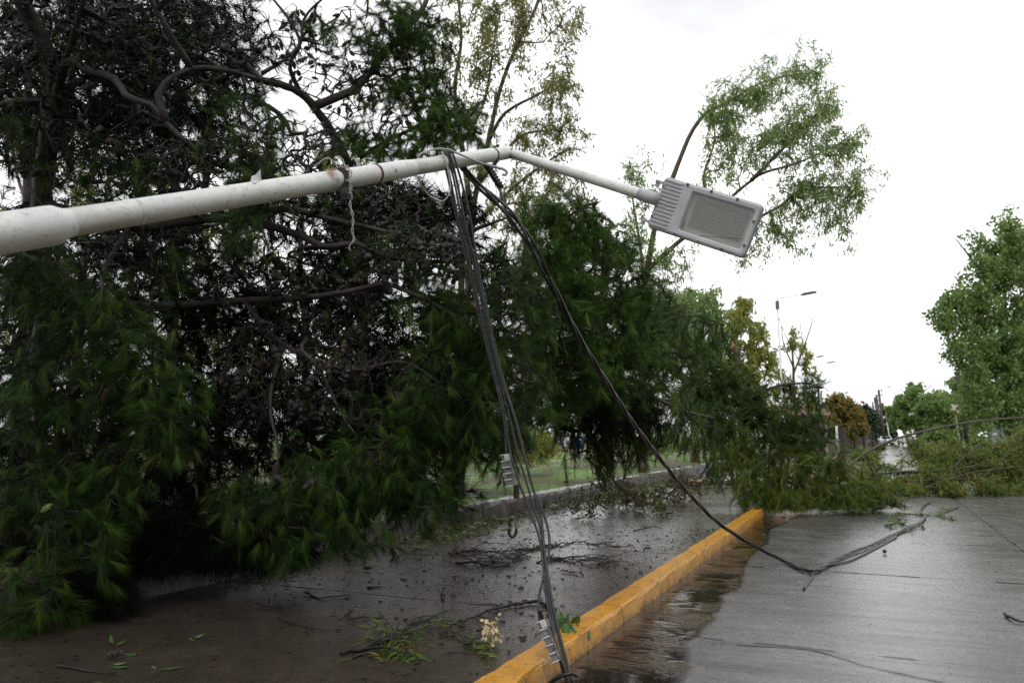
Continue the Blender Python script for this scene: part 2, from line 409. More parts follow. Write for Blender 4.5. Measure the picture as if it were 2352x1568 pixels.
def ribbon(P, w, z, name, m, parent, rng):
    P, _ = resample(P, .12); T = nrm(np.gradient(P[:, :2], axis=0)); Nn = np.c_[-T[:, 1], T[:, 0]]
    ww = w * (.55 + .9 * rng.random(len(P)))
    P = P + 0; P[:, :2] += Nn * rng.normal(0, w * .35, (len(P), 1))
    a = P.copy(); b = P.copy(); a[:, :2] += Nn * ww[:, None]; b[:, :2] -= Nn * ww[:, None]
    V = np.vstack([a, b]); V[:, 2] = z; n = len(P); i = np.arange(n - 1)
    mb = MB(); mb.put(V, np.c_[i, i + n, i + n + 1, i + 1][:, ::-1]); return mb.build(name, m, parent)
ribbon([(1.865, 2, 0), (1.865, 41, 0)], .03, .005, 'joint_seal', M['tar'], road, R0)
for y in (6.42, 10.08, 13.3, 16.8):
    for xa, xb in ((KX + .05, -1.2), (-.9, -.2), (.1, .35), (1.2, 1.8), (2.1, 2.6), (3.3, 4.6)):
        xa += R0.normal(0, .1); xb += R0.normal(0, .1); ribbon([(xa, y, 0), ((xa + xb) / 2, y + .015, 0), (xb, y, 0)], .011, .0045, 'joint_seal', M['tar'], road, R0)
ribbon([gr(1690, 1480), gr(1870, 1492), gr(1990, 1530), gr(2140, 1562), gr(2352, 1610)], .010, .0055, 'crack', M['tar'], road, R0)

# muddy water standing along the kerb
edge = [(1745, 1215), (1742, 1243), (1716, 1262), (1689, 1286), (1677, 1325), (1668, 1346), (1627, 1364), (1631, 1379), (1603, 1418), (1576, 1442), (1557, 1461), (1537, 1469), (1541, 1512), (1526, 1558), (1500, 1640)]
E2 = [gr(*q)[:2] for q in edge]
E2 = [np.array((KX + .5, 21.0))] + [np.array((KX + .55, 17.5))] + E2 + [np.array((-.9, 3.2)), np.array((-1.1, 1))]
E3 = []
for a, b in zip(E2[:-1], E2[1:]):
    for t in np.linspace(0, 1, 5, endpoint=False): E3.append(a + (b - a) * t + R0.normal(0, .012, 2))
E3 = np.array(E3); kx = np.full(len(E3), KX - .02); rows = []
for f in (0, .35, .62, .82, 1.0): rows.append(np.c_[kx + (E3[:, 0] + .22 - kx) * f, E3[:, 1], np.full(len(E3), .011 - .005 * f)])
n_ = len(E3); i_ = (np.arange(4)[:, None] * n_ + np.arange(n_ - 1)[None]).ravel()
me = mesh_np('gutter_water', np.concatenate(rows), np.c_[i_, i_ + n_, i_ + n_ + 1, i_ + 1], np.repeat([1, 1, .95, .55, -.2], n_)); o = add('gutter_water', me, M['water']); o['kind'] = 'structure'

# yellow kerb stones
kerb = empty('kerb', (0, 0, 0), kind='structure')
KJ = [-3.3, 0, 3.3, 6.62, 9.92, 13.2, 16.5, 19.8, 23.1, 26.4, 33, 40, 60, 100]
def kerb_stone(y0, y1, rng):
    n = max(6, int((y1 - y0) / .16)); ys = np.linspace(y0 + .012, y1 - .012, n)
    prof = np.array([(KX + .012, -.05), (KX + .004, .03), (KX - .010, .120), (KX - .016, .138), (KX - .028, .147), (KX - .10, .151), (KX - .193, .150), (KX - .20, .145), (KX - .203, -.05)])
    k = len(prof); V = []
    for i, y in enumerate(ys):
        q = prof + rng.normal(0, .0032, prof.shape)
        if i in (0, n - 1): q = prof + (np.array([KX - .1, .06]) - prof) * .035
        V.append(np.c_[q[:, 0], np.full(k, y), q[:, 1]])
    V = np.concatenate(V); i = np.arange(n - 1)[:, None] * k; j = np.arange(k - 1)[None]
    Q = np.stack([i + j, i + k + j, i + k + j + 1, i + j + 1], -1).reshape(-1, 4)
    mb = MB(); mb.put(V, Q, [list(range(k))], ); mb.F[k].append(np.array([list(range((n - 1) * k, n * k))[::-1]]))
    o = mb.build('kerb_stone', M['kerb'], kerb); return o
for a, b in zip(KJ[:-1], KJ[1:]): kerb_stone(a, b, R0)

# pavement between the kerb and the verge edge
walk = empty('pavement', (0, 0, 0), kind='structure')
sheet('pavement_bed', [(WX - .2, -9), (KX - .19, -9), (KX - .19, 110), (WX - .2, 110)], .075, M['tar'], None, walk)
WJ = [-8, -4.2, -.6, 2.75, 6.3, 9.9, 13.6, 17.2, 21, 25, 29, 36, 46, 70, 110]
for a, b in zip(WJ[:-1], WJ[1:]):
    slab(WX - .02, KX - .235, a + .007, b - .007, .118 + R0.normal(0, .001), .04, 'pavement_slab', M['walk'], walk, R0)

# raised concrete edge of the verge
vedge = empty('verge_edge_wall', (WX - .15, 5, 0), 'low dark wet concrete edging wall holding up the earth verge', 'wall')
ys = [-9, -4, .5, 4.4, 8.0, 12.2, 16.4, 20.5, 25, 30, 36, 44, 60]
for a, b in zip(ys[:-1], ys[1:]):
    n = max(8, int((b - a) / .18)); yy = np.linspace(a + .01, b - .01, n); V = []
    prof = np.array([(WX + .03, .05), (WX, .36), (WX - .02, .41), (WX - .05, .425), (WX - .22, .43), (WX - .26, .40), (WX - .27, .1)])
    k = len(prof)
    for i, y in enumerate(yy):
        q = prof + R0.normal(0, .007, prof.shape); V.append(np.c_[q[:, 0], np.full(k, y), q[:, 1]])
    V = np.concatenate(V); i = np.arange(n - 1)[:, None] * k; j = np.arange(k - 1)[None]
    Q = np.stack([i + j, i + k + j, i + k + j + 1, i + j + 1], -1).reshape(-1, 4)
    mb = MB(); mb.put(V, Q, [list(range(k))]); mb.F[k].append(np.array([list(range((n - 1) * k, n * k))[::-1]]))
    mb.build('edging_block', M['wall'], vedge)

# verge: uneven earth with worn grass
def hz(x, y): return .39 + .035 * np.sin(x * 1.1 + y * .45) + .03 * np.sin(x * .5 - y * .83 + 1) + .022 * np.sin(2.3 * x + 1.7 * y) - np.clip((x + 6.6) * -.02, 0, .0)
gx = np.concatenate([np.linspace(WX - .2, -16, 46), np.linspace(-17, -160, 20)]); gy = np.concatenate([np.linspace(-10, 40, 110), np.linspace(42, 220, 30)])
X, Y = np.meshgrid(gx, gy, indexing='ij'); Z = hz(X, Y) + R0.normal(0, .006, X.shape)
Z[0] = .40; a, b = X.shape; i = (np.arange(a - 1)[:, None] * b + np.arange(b - 1)[None]).ravel()
mb = MB(); mb.put(np.c_[X.ravel(), Y.ravel(), Z.ravel()], np.c_[i, i + 1, i + b + 1, i + b]); o = mb.build('verge', M['dirt'], None, True); o['kind'] = 'structure'
# far verge on the other side of the carriageway
mb = MB(); mb.put([(5.63, -8, .1), (160, -8, .1), (160, 420, .3), (9.6, 420, .1), (5.63, 41, .1), (5.63, -8, -.2), (5.63, 41, -.2), (9.6, 420, -.2)], [[0, 1, 2, 3]], [[4, 0, 3]] if 0 else [[0, 3, 4]], [[5, 0, 4, 6], [6, 4, 3, 7]])
o = mb.build('far_verge', M['dirt']); o['kind'] = 'structure'

# ------------------------------------------------------------------ foliage tools
def ell(px, py, d, rx, ry, rd, n, rng, hollow=0):
    u = nrm(rng.normal(size=(n, 3))) * (rng.random((n, 1)) ** (1 / 3 if not hollow else 1 / 7))
    return np.array([at(px + a * rx, py + b * ry, max(.8, d + c * rd)) for a, b, c in u])
from mathutils import kdtree
def mk_kd(N, n):
    kd = kdtree.KDTree(n)
    for i in range(n): kd.insert(N[i], i)
    kd.balance(); return kd
def clus(px, py, d, rx, ry, rd, n, rng, k=7, fall=.34, sp=.07):
    """tips in hanging sprays: k tips strung down each of n/k short drooping shoots"""
    c = ell(px, py, d, rx, ry, rd, max(2, n // k), rng); m = len(c)
    lean = nrm(rng.normal(size=(m, 3)) * [.5, .5, .15] + [0, 0, -1])
    t = rng.random((m, k, 1)) * fall
    return (c[:, None] + lean[:, None] * (t - fall * .35) + rng.normal(0, sp, (m, k, 3)) * (1.1 - .5 * t / fall)).reshape(-1, 3)
def grow(limbs, tips, rng, step=.14, rtip=.0035, expo=.42, wig=.16, arch=.10, cap=.05):
    """joins every tip to the nearest branch already there: returns nodes, parents, radii, tip indices and tip directions"""
    cap_n = sum(len(l[0]) for l in limbs) + 200 + len(tips) * 14
    N = np.zeros((cap_n, 3)); par = np.full(cap_n, -1); islimb = np.zeros(cap_n, bool); n = 0
    for P, r0, r1 in limbs:
        Q, _ = resample(P, step * 1.5); m = len(Q); N[n:n + m] = Q; par[n + 1:n + m] = np.arange(n, n + m - 1); islimb[n:n + m] = True; n += m
    lim = N[:n].copy()
    dm = np.array([((lim - t) ** 2).sum(1).min() for t in tips]); order = np.argsort(dm)
    tip_i = np.full(len(tips), -1)
    kd, built = mk_kd(N, n), n
    for q in order:
        t = tips[q]
        if n - built > 1200: kd, built = mk_kd(N, n), n
        _, j, dd = kd.find(t)
        if n > built:
            e2 = ((N[built:n] - t) ** 2).sum(1); jj = int(e2.argmin())
            if e2[jj] < dd * dd: j = built + jj
        v = t - N[j]; Ln = np.linalg.norm(v); k = int(min(12, max(1, round(Ln / step))))
        s = (np.arange(1, k + 1) / k)[:, None]
        off = rng.normal(0, wig, 3) * Ln + np.array([0, 0, arch * Ln])
        C = N[j] + v * s + off * (4 * s * (1 - s)) + (rng.normal(0, wig * .22 * step, (k, 3)) if k > 1 else 0)
        C[-1] = t
        if n + k >= cap_n: break
        N[n:n + k] = C; par[n] = j; par[n + 1:n + k] = np.arange(n, n + k - 1); tip_i[q] = n + k - 1; n += k
    cnt = np.zeros(n); ok = tip_i[tip_i >= 0]; cnt[ok] += 1
    for i in range(n - 1, -1, -1):
        if par[i] >= 0: cnt[par[i]] += cnt[i]
    r = np.minimum(rtip * np.maximum(cnt, 1) ** expo, cap)
    D = nrm(N[np.maximum(tip_i, 0)] - N[np.maximum(par[np.maximum(tip_i, 0)], 0)])
    return N[:n], par[:n], r, islimb[:n], tip_i, D
def frusta(A, B, ra, rb, k=4):
    T = nrm(B - A); h = np.where(np.abs(T[:, 2:]) < .9, np.array([[0, 0, 1.]]), np.array([[1., 0, 0]])); u = nrm(np.cross(T, h)); w = np.cross(T, u)
    a = np.linspace(0, 2 * math.pi, k, endpoint=False); n = len(A)
    ring = np.cos(a)[None, :, None] * u[:, None] + np.sin(a)[None, :, None] * w[:, None]
    V = np.concatenate([A[:, None] + ring * ra[:, None, None], B[:, None] + ring * rb[:, None, None]], 1)
    j = np.arange(k); q = np.stack([j, (j + 1) % k, (j + 1) % k + k, j + k], -1)
    F = (q[None] + (np.arange(n) * 2 * k)[:, None, None]).reshape(-1, 4)
    return V.reshape(-1, 3), F
def twigs(name, g, m, parent, k=4, taper=.85):
    N, par, r, il = g[:4]; i = np.where((par >= 0) & ~il)[0]
    V, F = frusta(N[par[i]], N[i], np.minimum(r[par[i]], r[i] * 1.25), r[i] * taper, k)
    me = mesh_np(name, V - world_org(parent), F, None, True); o = add(name, me, m, parent); o['kind'] = 'stuff'; return o
def perp(D, rng):
    u = nrm(np.cross(D, nrm(rng.normal(size=D.shape)))); return u
def needles(P, D, m, Ln, w, rng, brush=.16, droop=.25, spread=(.15, .75), down=.25):
    n = len(P); D = nrm(D + np.array([0, 0, -1.]) * down); P = np.repeat(P, m, 0); Dd = np.repeat(D, m, 0)
    u = rng.random((n * m, 1)); th = spread[0] + (spread[1] - spread[0]) * (.25 + .75 * u) * rng.random((n * m, 1)) ** .5
    nd = nrm(Dd * np.cos(th) + perp(Dd, rng) * np.sin(th) + np.array([0, 0, -1.]) * droop * rng.random((n * m, 1)))
    B = P - Dd * brush * u; Tp = B + nd * Ln * (.7 + .45 * rng.random((n * m, 1))) * np.repeat(.6 + .65 * rng.random((n, 1)), m, 0)
    sd = perp(nd, rng) * w * .5
    V = np.stack([B - sd, B + sd, Tp], 1).reshape(-1, 3); F = np.arange(n * m * 3).reshape(-1, 3)
    rr = np.repeat(np.clip(np.repeat(rng.random(n), m) * .8 + rng.random(n * m) * .2, 0, 1), 3)
    return V, F, rr
def leaves(P, D, m, Ln, w, rng, run=.4, hang=.8, scat=.12, flat=0):
    n = len(P); Pm = np.repeat(P, m, 0); Dm = np.repeat(D, m, 0); q = n * m
    B = Pm - Dm * run * rng.random((q, 1)) + rng.normal(0, scat, (q, 3))
    d = nrm(Dm * .5 + rng.normal(0, .6, (q, 3)) + np.array([0, 0, -1.]) * hang)
    if flat: d[:, 2] *= .15; d = nrm(d)
    ln = Ln * (.45 + .95 * rng.random((q, 1)) ** 1.4); s = perp(d, rng)
    if flat: s = nrm(np.cross(d, np.array([0, 0, 1.]) + rng.normal(0, .25, (q, 3))))
    nn = np.cross(d, s); mid = B + d * ln * .42 + nn * ln * .05
    V = np.stack([B, mid - s * w * ln / Ln * .5, B + d * ln - nn * ln * .06, mid + s * w * ln / Ln * .5], 1).reshape(-1, 3)
    b = np.arange(q) * 4; F = np.concatenate([np.c_[b, b + 1, b + 2], np.c_[b, b + 2, b + 3]])
    rr = np.repeat(np.clip(np.repeat(rng.random(n), m) * .55 + rng.random(q) * .45, 0, 1), 4)
    return V, F, rr
def foliage(name, parts, m, parent):
    # leaf faces stay flat-shaded
    Vs, Fs, Rs, n = [], [], [], 0
    for V, F, r in parts: Vs.append(V); Fs.append(F + n); Rs.append(r); n += len(V)
    me = mesh_np(name, np.concatenate(Vs) - world_org(parent), np.concatenate(Fs), np.concatenate(Rs)); o = add(name, me, m, parent); o['kind'] = 'stuff'; return o
def limb(P, r0, r1, name, m, parent, rng, k=9, step=.12, bump=.06, wob=.02):
    Q, t = resample(spline(P, 6), step); Q = Q + rng.normal(0, wob * max(r0, .02), Q.shape) * np.minimum(1, np.minimum(t, 1 - t) * 8)[:, None]
    mb = MB(); mb.tube(Q, r0 + (r1 - r0) * t, k, True, bump, rng); return mb.build(name, m, parent, True)

# pine cone: rows of overlapping scales round a spindle
def cone_mesh(name, m, seed, Ln=.11, r=.026):
    rng = np.random.default_rng(seed); rows, k = 7, 7; V = []
    for i in range(rows + 1):
        t = i / rows; rad = r * (math.sin(math.pi * (t * .86 + .10)) ** .8)
        for j in range(k):
            a = 2 * math.pi * (j + .5 * (i % 2)) / k
            V.append((rad * math.cos(a) * (.72 if i % 2 else 1.08), rad * math.sin(a) * (.72 if i % 2 else 1.08), -Ln * t + (.006 if i % 2 else 0)))
    V += [(0, 0, .004), (0, 0, -Ln * 1.05)]
    F = []
    for i in range(rows):
        for j in range(k):
            a, b, c, d = i * k + j, i * k + (j + 1) % k, (i + 1) * k + (j + 1) % k, (i + 1) * k + j; F += [(a, d, b), (b, d, c)]
    top, bot = len(V) - 2, len(V) - 1
    for j in range(k): F += [(top, j, (j + 1) % k), (bot, rows * k + (j + 1) % k, rows * k + j)]
    me = mesh_np(name, V, F, np.repeat(rng.random((rows + 1)), k).tolist() + [.5, .5]); me.materials.append(m); return me
CONES = {'old': cone_mesh('pine_cone', M['cone'], 1), 'red': cone_mesh('pine_cone', M['cone_red'], 2, .10, .023), 'green': cone_mesh('pine_cone', M['cone_green'], 3, .085, .021)}
def cones(P, kinds, parent, rng, s=(.8, 1.25)):
    org = world_org(parent)
    for p, kd in zip(P, kinds):
        o = bpy.data.objects.new('pine_cone', CONES[kd]); COL.objects.link(o); o.parent = parent
        o.location = tuple(p - org); o.rotation_euler = (rng.normal(0, .75), rng.normal(0, .75), rng.random() * 6.28); o.scale = (rng.uniform(*s),) * 3

# ------------------------------------------------------------------ pines
def pine(name, label, base, limbs, green, bare, deep, seed, m_need, nl=.17, nw=.0026, per=70, n_cones=0, cone_mix=('old',), rtip=.0035, step=.14, group=None, brush=.20, down=.25, cap=.05, k=4, twm='twig', cat='pine tree', gd_=(1, 1, 1), extra=None, lr=1.0, cs=(.8, 1.25), whorl=.5, m_deep=None, shr=1.0, spr=.72):
    rng = np.random.default_rng(seed)
    t = empty(name, base, label, cat, group)
    L3 = []
    for i, (P, r0, r1) in enumerate(limbs):
        P = np.asarray(P, float); r0 *= lr; r1 *= lr; limb(P, r0, r1, 'trunk' if i == 0 else 'limb', M['pine_bark'], t, rng)
        L3.append((spline(P, 6), r0, r1))
    gb = [clus(b[0], b[1], b[2], b[3] * shr, b[4] * shr, b[5], int(b[6] * gd_[0]), rng, 7, .42 * nl / .17, .065 * nl / .17) for b in green]; bb = [ell(*b[:6], int(b[6] * gd_[1]), rng) for b in bare]; db = [ell(*b[:6], int(b[6] * gd_[2]), rng) for b in deep]
    if extra is not None: db.append(extra)
    tips = np.concatenate(gb + bb + db); tips[:, 2] = np.maximum(tips[:, 2], .2)
    g = grow(L3, tips, rng, step, rtip, cap=cap); ti, D = g[4], g[5]
    twigs('twigs', g, M[twm], t, k)
    n = 0
    for b in gb:
        i = np.arange(n, n + len(b)); n += len(b); i = i[ti[i] >= 0]
        parts = [needles(tips[i], D[i], per, nl, nw, rng, brush, .2, (.06, spr), down)]
        j = rng.random(len(i)) < whorl        # a second whorl further back along the twig
        q = g[1][ti[i[j]]]; q2 = np.maximum(g[1][np.maximum(q, 0)], 0)
        parts.append(needles(g[0][q2], D[i[j]], int(per * .6), nl * .9, nw, rng, brush, .3, (.3, 1.0), down * 1.4))
        foliage('needle_bough', parts, m_need, t)
    nb = n
    for b in bb: n += len(b)
    if nb < n:
        i = np.arange(nb, n); i = i[(ti[i] >= 0)]; i = i[rng.random(len(i)) < .14]
        if len(i): foliage('needle_bough', [needles(tips[i], D[i], int(per * .5), nl * .8, nw, rng, brush, .3, (.1, .8), down)], m_need, t)
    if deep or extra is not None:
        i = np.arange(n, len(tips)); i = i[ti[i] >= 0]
        foliage('shade_fill_foliage', [needles(tips[i], D[i], int(per * .55), nl * 1.4, nw * 3.4, rng, brush * 1.6, .3, (.15, 1.3), .4)], m_deep or m_need, t)  # inner tips plus any added unseen ones, in the shade-dark colour
    if n_cones:
        src = np.concatenate([np.arange(nb, n), rng.choice(nb, min(nb, max(1, n_cones // 3)), replace=False)]) if nb < n else np.arange(nb)
        src = src[ti[src] >= 0]; dp = (tips[src] - CAM) @ FWD; hi = src[src >= nb]; src = src[np.argsort(dp + rng.normal(0, .12, len(dp)))][:max(n_cones, int(len(src) * .45))]; c = rng.choice(src, min(n_cones, len(src)), replace=False)
        kinds = ['old' if q >= nb else rng.choice(cone_mix) for q in c]
        cones(tips[c] + rng.normal(0, .02, (len(c), 3)), kinds, t, rng, cs)
    return t

# the big near pine: its trunk stands on the verge, limbs hang out over the pavement
bA = base_at(95, 9.0, .36)
A_limbs = [
    (np.vstack([bA, pxs([(92, 700, 8.9), (95, 470, 8.6), (108, 330, 8.3), (130, 200, 8.0), (80, 60, 7.8), (20, -60, 7.6), (-40, -300, 7.6)])]), .24, .10),
    (pxs([(108, 330, 8.3), (150, 150, 7.6), (205, 164, 7.4), (264, 182, 7.3), (293, 223, 7.2), (352, 243, 7.2), (381, 281, 7.2), (430, 330, 7.2)]), .085, .04),
    (pxs([(120, 260, 8.2), (60, 232, 7.4), (0, 242, 7.2), (-80, 260, 7)]), .07, .04),
    (pxs([(381, 281, 7.2), (366, 230, 7.2), (372, 199, 7.2), (440, 158, 7.3), (527, 164, 7.4), (600, 185, 7.6)]), .062, .035),
    (pxs([(95, 470, 8.6), (300, 520, 8.2), (520, 500, 7.9), (689, 541, 7.7), (744, 567, 7.6), (817, 559, 7.6), (879, 585, 7.5), (960, 600, 7.4), (1060, 600, 7.3)]), .11, .03),
    (pxs([(520, 500, 7.9), (650, 480, 7.7), (762, 504, 7.6), (894, 534, 7.5), (980, 560, 7.4)]), .07, .025),
    (pxs([(92, 640, 8.8), (300, 700, 8.4), (560, 690, 8.0), (689, 684, 7.6), (780, 673, 7.4), (865, 655, 7.3), (898, 655, 7.2), (980, 690, 7.1), (1090, 760, 7.1), (1180, 860, 7.1)]), .09, .02),
    (pxs([(560, 690, 8.0), (650, 790, 7.7), (799, 849, 7.4), (923, 830, 7.2), (1010, 880, 7.0)]), .05, .02),
    (pxs([(650, 790, 7.7), (620, 920, 7.3), (640, 1040, 6.9), (620, 1120, 6.7)]), .035, .012),
    (pxs([(705, 780, 7.4), (690, 800, 7.2), (720, 830, 7.1), (745, 870, 7.2), (790, 960, 7.0), (850, 1040, 6.8)]), .032, .010),
    (pxs([(300, 520, 8.2), (240, 620, 7.2), (230, 740, 6.6), (200, 900, 6.4)]), .05, .014),
    (pxs([(300, 700, 8.4), (360, 780, 7.2), (350, 900, 6.5), (330, 980, 6.3)]), .045, .012),
    (pxs([(92, 700, 8.9), (70, 860, 7.4), (90, 1050, 6.6), (110, 1250, 6.2), (100, 1380, 6.0)]), .05, .01),
    (pxs([(95, 470, 8.6), (60, 560, 7.2), (60, 640, 6.6)]), .04, .012),
    (pxs([(440, 158, 7.3), (380, 60, 7.1), (330, -40, 7), (300, -160, 7)]), .05, .025),
    (pxs([(150, 150, 7.6), (180, 40, 7.3), (220, -80, 7.2)]), .05, .025),
]
A_green = [
    (70, 620, 6.6, 130, 80, .5, 80), (230, 740, 6.6, 200, 110, .6, 150), (330, 850, 6.4, 130, 110, .5, 120), (130, 880, 6.4, 150, 150, .6, 150),
    (390, 960, 6.3, 85, 80, .4, 60), (110, 1110, 6.3, 140, 110, .6, 110), (240, 1090, 6.3, 120, 80, .4, 60), (215, 1210, 6.1, 90, 70, .4, 45), (90, 1340, 6.05, 140, 110, .5, 85), (40, 1440, 5.9, 80, 60, .3, 25),
    (535, 510, 6.5, 60, 40, .3, 26), (60, 275, 7.1, 65, 50, .4, 16), (560, 290, 7.3, 120, 130, .6, 110), (590, 410, 7.1, 90, 70, .5, 50), (270, 400, 7.3, 210, 70, .5, 55),
    (1010, 680, 7.1, 120, 80, .5, 75), (1090, 780, 7.1, 140, 110, .5, 130), (1000, 880, 7.0, 110, 120, .5, 100), (1160, 900, 7.1, 110, 120, .5, 110), (1190, 660, 7.3, 90, 100, .5, 75), (1090, 1000, 6.95, 130, 110, .5, 115),
    (600, 1150, 6.7, 110, 90, .5, 80), (720, 1120, 6.7, 120, 100, .5, 90), (870, 1050, 6.8, 130, 120, .5, 115), (640, 1235, 6.55, 100, 42, .35, 34), (820, 1190, 6.65, 130, 70, .4, 60), (1010, 1130, 6.85, 100, 70, .4, 60), (960, 960, 7.0, 90, 90, .4, 60),
    (400, 620, 7.3, 120, 60, .4, 30),
]
A_bare = [
    (140, 110, 7.8, 210, 150, .6, 250), (400, 110, 7.8, 220, 150, .6, 250), (240, 320, 7.9, 260, 110, .6, 230), (480, 400, 7.4, 200, 90, .6, 140),
    (800, 470, 7.9, 200, 100, .5, 190), (750, 660, 7.9, 170, 150, .5, 230), (960, 580, 7.35, 140, 80, .5, 160), (800, 880, 7.5, 160, 130, .6, 160), (280, 620, 7.7, 280, 120, .6, 120), (580, 860, 7.7, 120, 140, .6, 110), (320, -90, 7.3, 380, 110, .8, 150), (680, 330, 9.0, 130, 60, .5, 60),
]
A_deep = [(250, 900, 8.8, 380, 300, .7, 230), (620, 1000, 8.6, 320, 200, .7, 170), (900, 950, 8.4, 230, 180, .6, 110), (120, 1250, 8.0, 260, 150, .8, 90), (250, 500, 9.0, 380, 180, .7, 60), (60, 1180, 7.4, 200, 230, .5, 130), (330, 1150, 8.2, 200, 110, .6, 90), (600, 1190, 7.8, 230, 80, .5, 90), (860, 1120, 7.7, 230, 80, .5, 80), (1000, 850, 7.9, 180, 160, .4, 90), (350, 1250, 7.0, 170, 70, .4, 80), (560, 1265, 7.1, 170, 45, .4, 60), (180, 1390, 6.5, 150, 80, .4, 70), (150, 130, 8.8, 260, 190, .6, 150), (430, 140, 8.8, 230, 180, .6, 130), (300, 330, 8.8, 280, 90, .5, 100), (800, 500, 8.5, 200, 120, .5, 55), (760, 700, 8.6, 170, 150, .5, 75), (540, 800, 8.5, 150, 150, .5, 60), (230, 650, 8.9, 300, 110, .6, 90), (500, 640, 8.9, 160, 140, .6, 60), (880, 470, 8.7, 150, 70, .5, 55), (1010, 520, 8.7, 120, 80, .5, 50)]
def outside(P, m=30):        # keeps only the points the frame does not show
    v = P - CAM; d = v @ FWD; x = 1176 + FPX * (v @ RGT) / np.maximum(d, .1); y = 784 - FPX * (v @ UPV) / np.maximum(d, .1)
    return P[(d < .3) | (y < -m) | (x < -m)]
rng = np.random.default_rng(2); u = nrm(rng.normal(size=(4200, 3))) * rng.random((4200, 1)) ** (1 / 3)
upper = outside(np.vstack([np.array([-7.2, 3.6, 8.6]) + u[:1700] * [5.2, 6.5, 3.4], np.array([-7.0, .5, 5.0]) + u[1700:2700] * [3.2, 4.0, 3.0], np.array([-5.2, -.8, 6.8]) + u[2700:] * [4.2, 5.2, 2.4], np.array([-7.6, -.8, 3.3]) + u[:1100] * [3.0, 3.2, 2.7]]), 120)  # unseen boughs added overhead and behind the camera to block sky light
treeA = pine('pine_tree', 'huge dark pine overhanging the pavement behind the leaning white pole, cones on bare upper branches', bA, A_limbs, A_green, A_bare, A_deep, 3, M['needle'], n_cones=298, cone_mix=('old', 'red', 'red', 'green', 'green'), gd_=(2.3, 7.0, 3.6), rtip=.0026, step=.12, brush=.05, per=48, nw=.0025, nl=.165, extra=upper, lr=.62, cs=(1.1, 1.65), whorl=.15, m_deep=M['crown_shade'], shr=.86, spr=.62, down=.75)

# pine standing further back, between the near pine and the pale eucalyptus
bC = base_at(830, 14.5, .36)
C_limbs = [
    (np.vstack([bC, pxs([(832, 800, 14.3), (828, 520, 14.0), (800, 380, 13.6), (760, 300, 13.2), (720, 245, 13.0), (690, 215, 12.8), (640, 192, 12.5), (590, 185, 12.3)])]), .20, .07),
    (pxs([(720, 245, 13), (770, 225, 13), (820, 200, 13.2), (880, 130, 13.4), (930, 70, 13.5), (980, 0, 13.6), (1000, -120, 13.6)]), .10, .04),
    (pxs([(690, 215, 12.8), (665, 150, 12.6), (690, 100, 12.6), (660, 40, 12.5), (620, -10, 12.4)]), .055, .02),
    (pxs([(600, 170, 12.3), (650, 140, 12.4), (690, 100, 12.6), (700, 40, 12.6), (760, -20, 12.6)]), .045, .02),
    (pxs([(800, 380, 13.6), (880, 330, 13.3), (960, 290, 13.1), (1040, 260, 13.0), (1090, 250, 13.0)]), .06, .02),
    (pxs([(828, 520, 14), (760, 420, 13.6), (700, 380, 13.4)]), .05, .02),
]
C_green = [
    (860, 70, 13.2, 110, 70, .8, 90), (960, 60, 13.2, 80, 70, .8, 100), (880, 170, 13.2, 120, 80, .8, 110), (970, 180, 13.1, 70, 90, .7, 110), (1040, 260, 12.9, 80, 60, .7, 90), (1000, 310, 12.9, 120, 50, .7, 120), (900, 330, 13, 120, 60, .7, 100), (800, 340, 13, 80, 50, .6, 35), (760, -60, 12.8, 260, 60, .9, 100), (740, 60, 12.8, 80, 50, .6, 25)]
C_bare = [(800, 130, 13.2, 150, 120, .8, 220), (680, 90, 12.6, 70, 90, .5, 60), (850, 250, 13.2, 140, 90, .8, 190), (720, 350, 13.4, 90, 70, .6, 120), (980, 130, 13.2, 80, 120, .7, 70)]
pine('pine_tree', 'pine with black crooked boughs and dense green right side rising behind the pole tip', bC, C_limbs, C_green, C_bare, [], 5, M['needle_lit'], nl=.20, nw=.0048, per=46, n_cones=130, rtip=.0045, step=.18, brush=.16, down=.05, k=4, gd_=(2.0, 2.4, 1), lr=.75, cs=(1, 1.5))

# split pine hanging over the pavement to the right of the cables
bB = base_at(1398, 21.5, .36)
B_limbs = [
    (np.vstack([bB, pxs([(1392, 860, 19), (1385, 740, 17), (1388, 650, 15.6), (1392, 570, 15.0)])]), .17, .12),
    (pxs([(1365, 740, 16), (1330, 620, 13), (1300, 520, 11), (1330, 480, 10.5), (1370, 465, 10.3)]), .06, .02),
    (pxs([(1365, 740, 16), (1400, 700, 13), (1430, 720, 11.5), (1460, 740, 11)]), .05, .015),
    (pxs([(1330, 860, 16.8), (1350, 820, 13), (1370, 830, 11.5), (1420, 860, 11)]), .05, .015),
    (pxs([(1290, 520, 11), (1270, 640, 10.2), (1290, 760, 10), (1310, 860, 10)]), .035, .012),
    (pxs([(1330, 860, 16.8), (1480, 880, 14.5), (1560, 930, 14), (1620, 1000, 14)]), .07, .02),
    (pxs([(1360, 760, 16), (1300, 860, 13.5), (1330, 960, 13), (1390, 1040, 12.8)]), .05, .014),
    (pxs([(1480, 880, 14.5), (1440, 960, 13.6), (1430, 1040, 13.3)]), .04, .012),
]
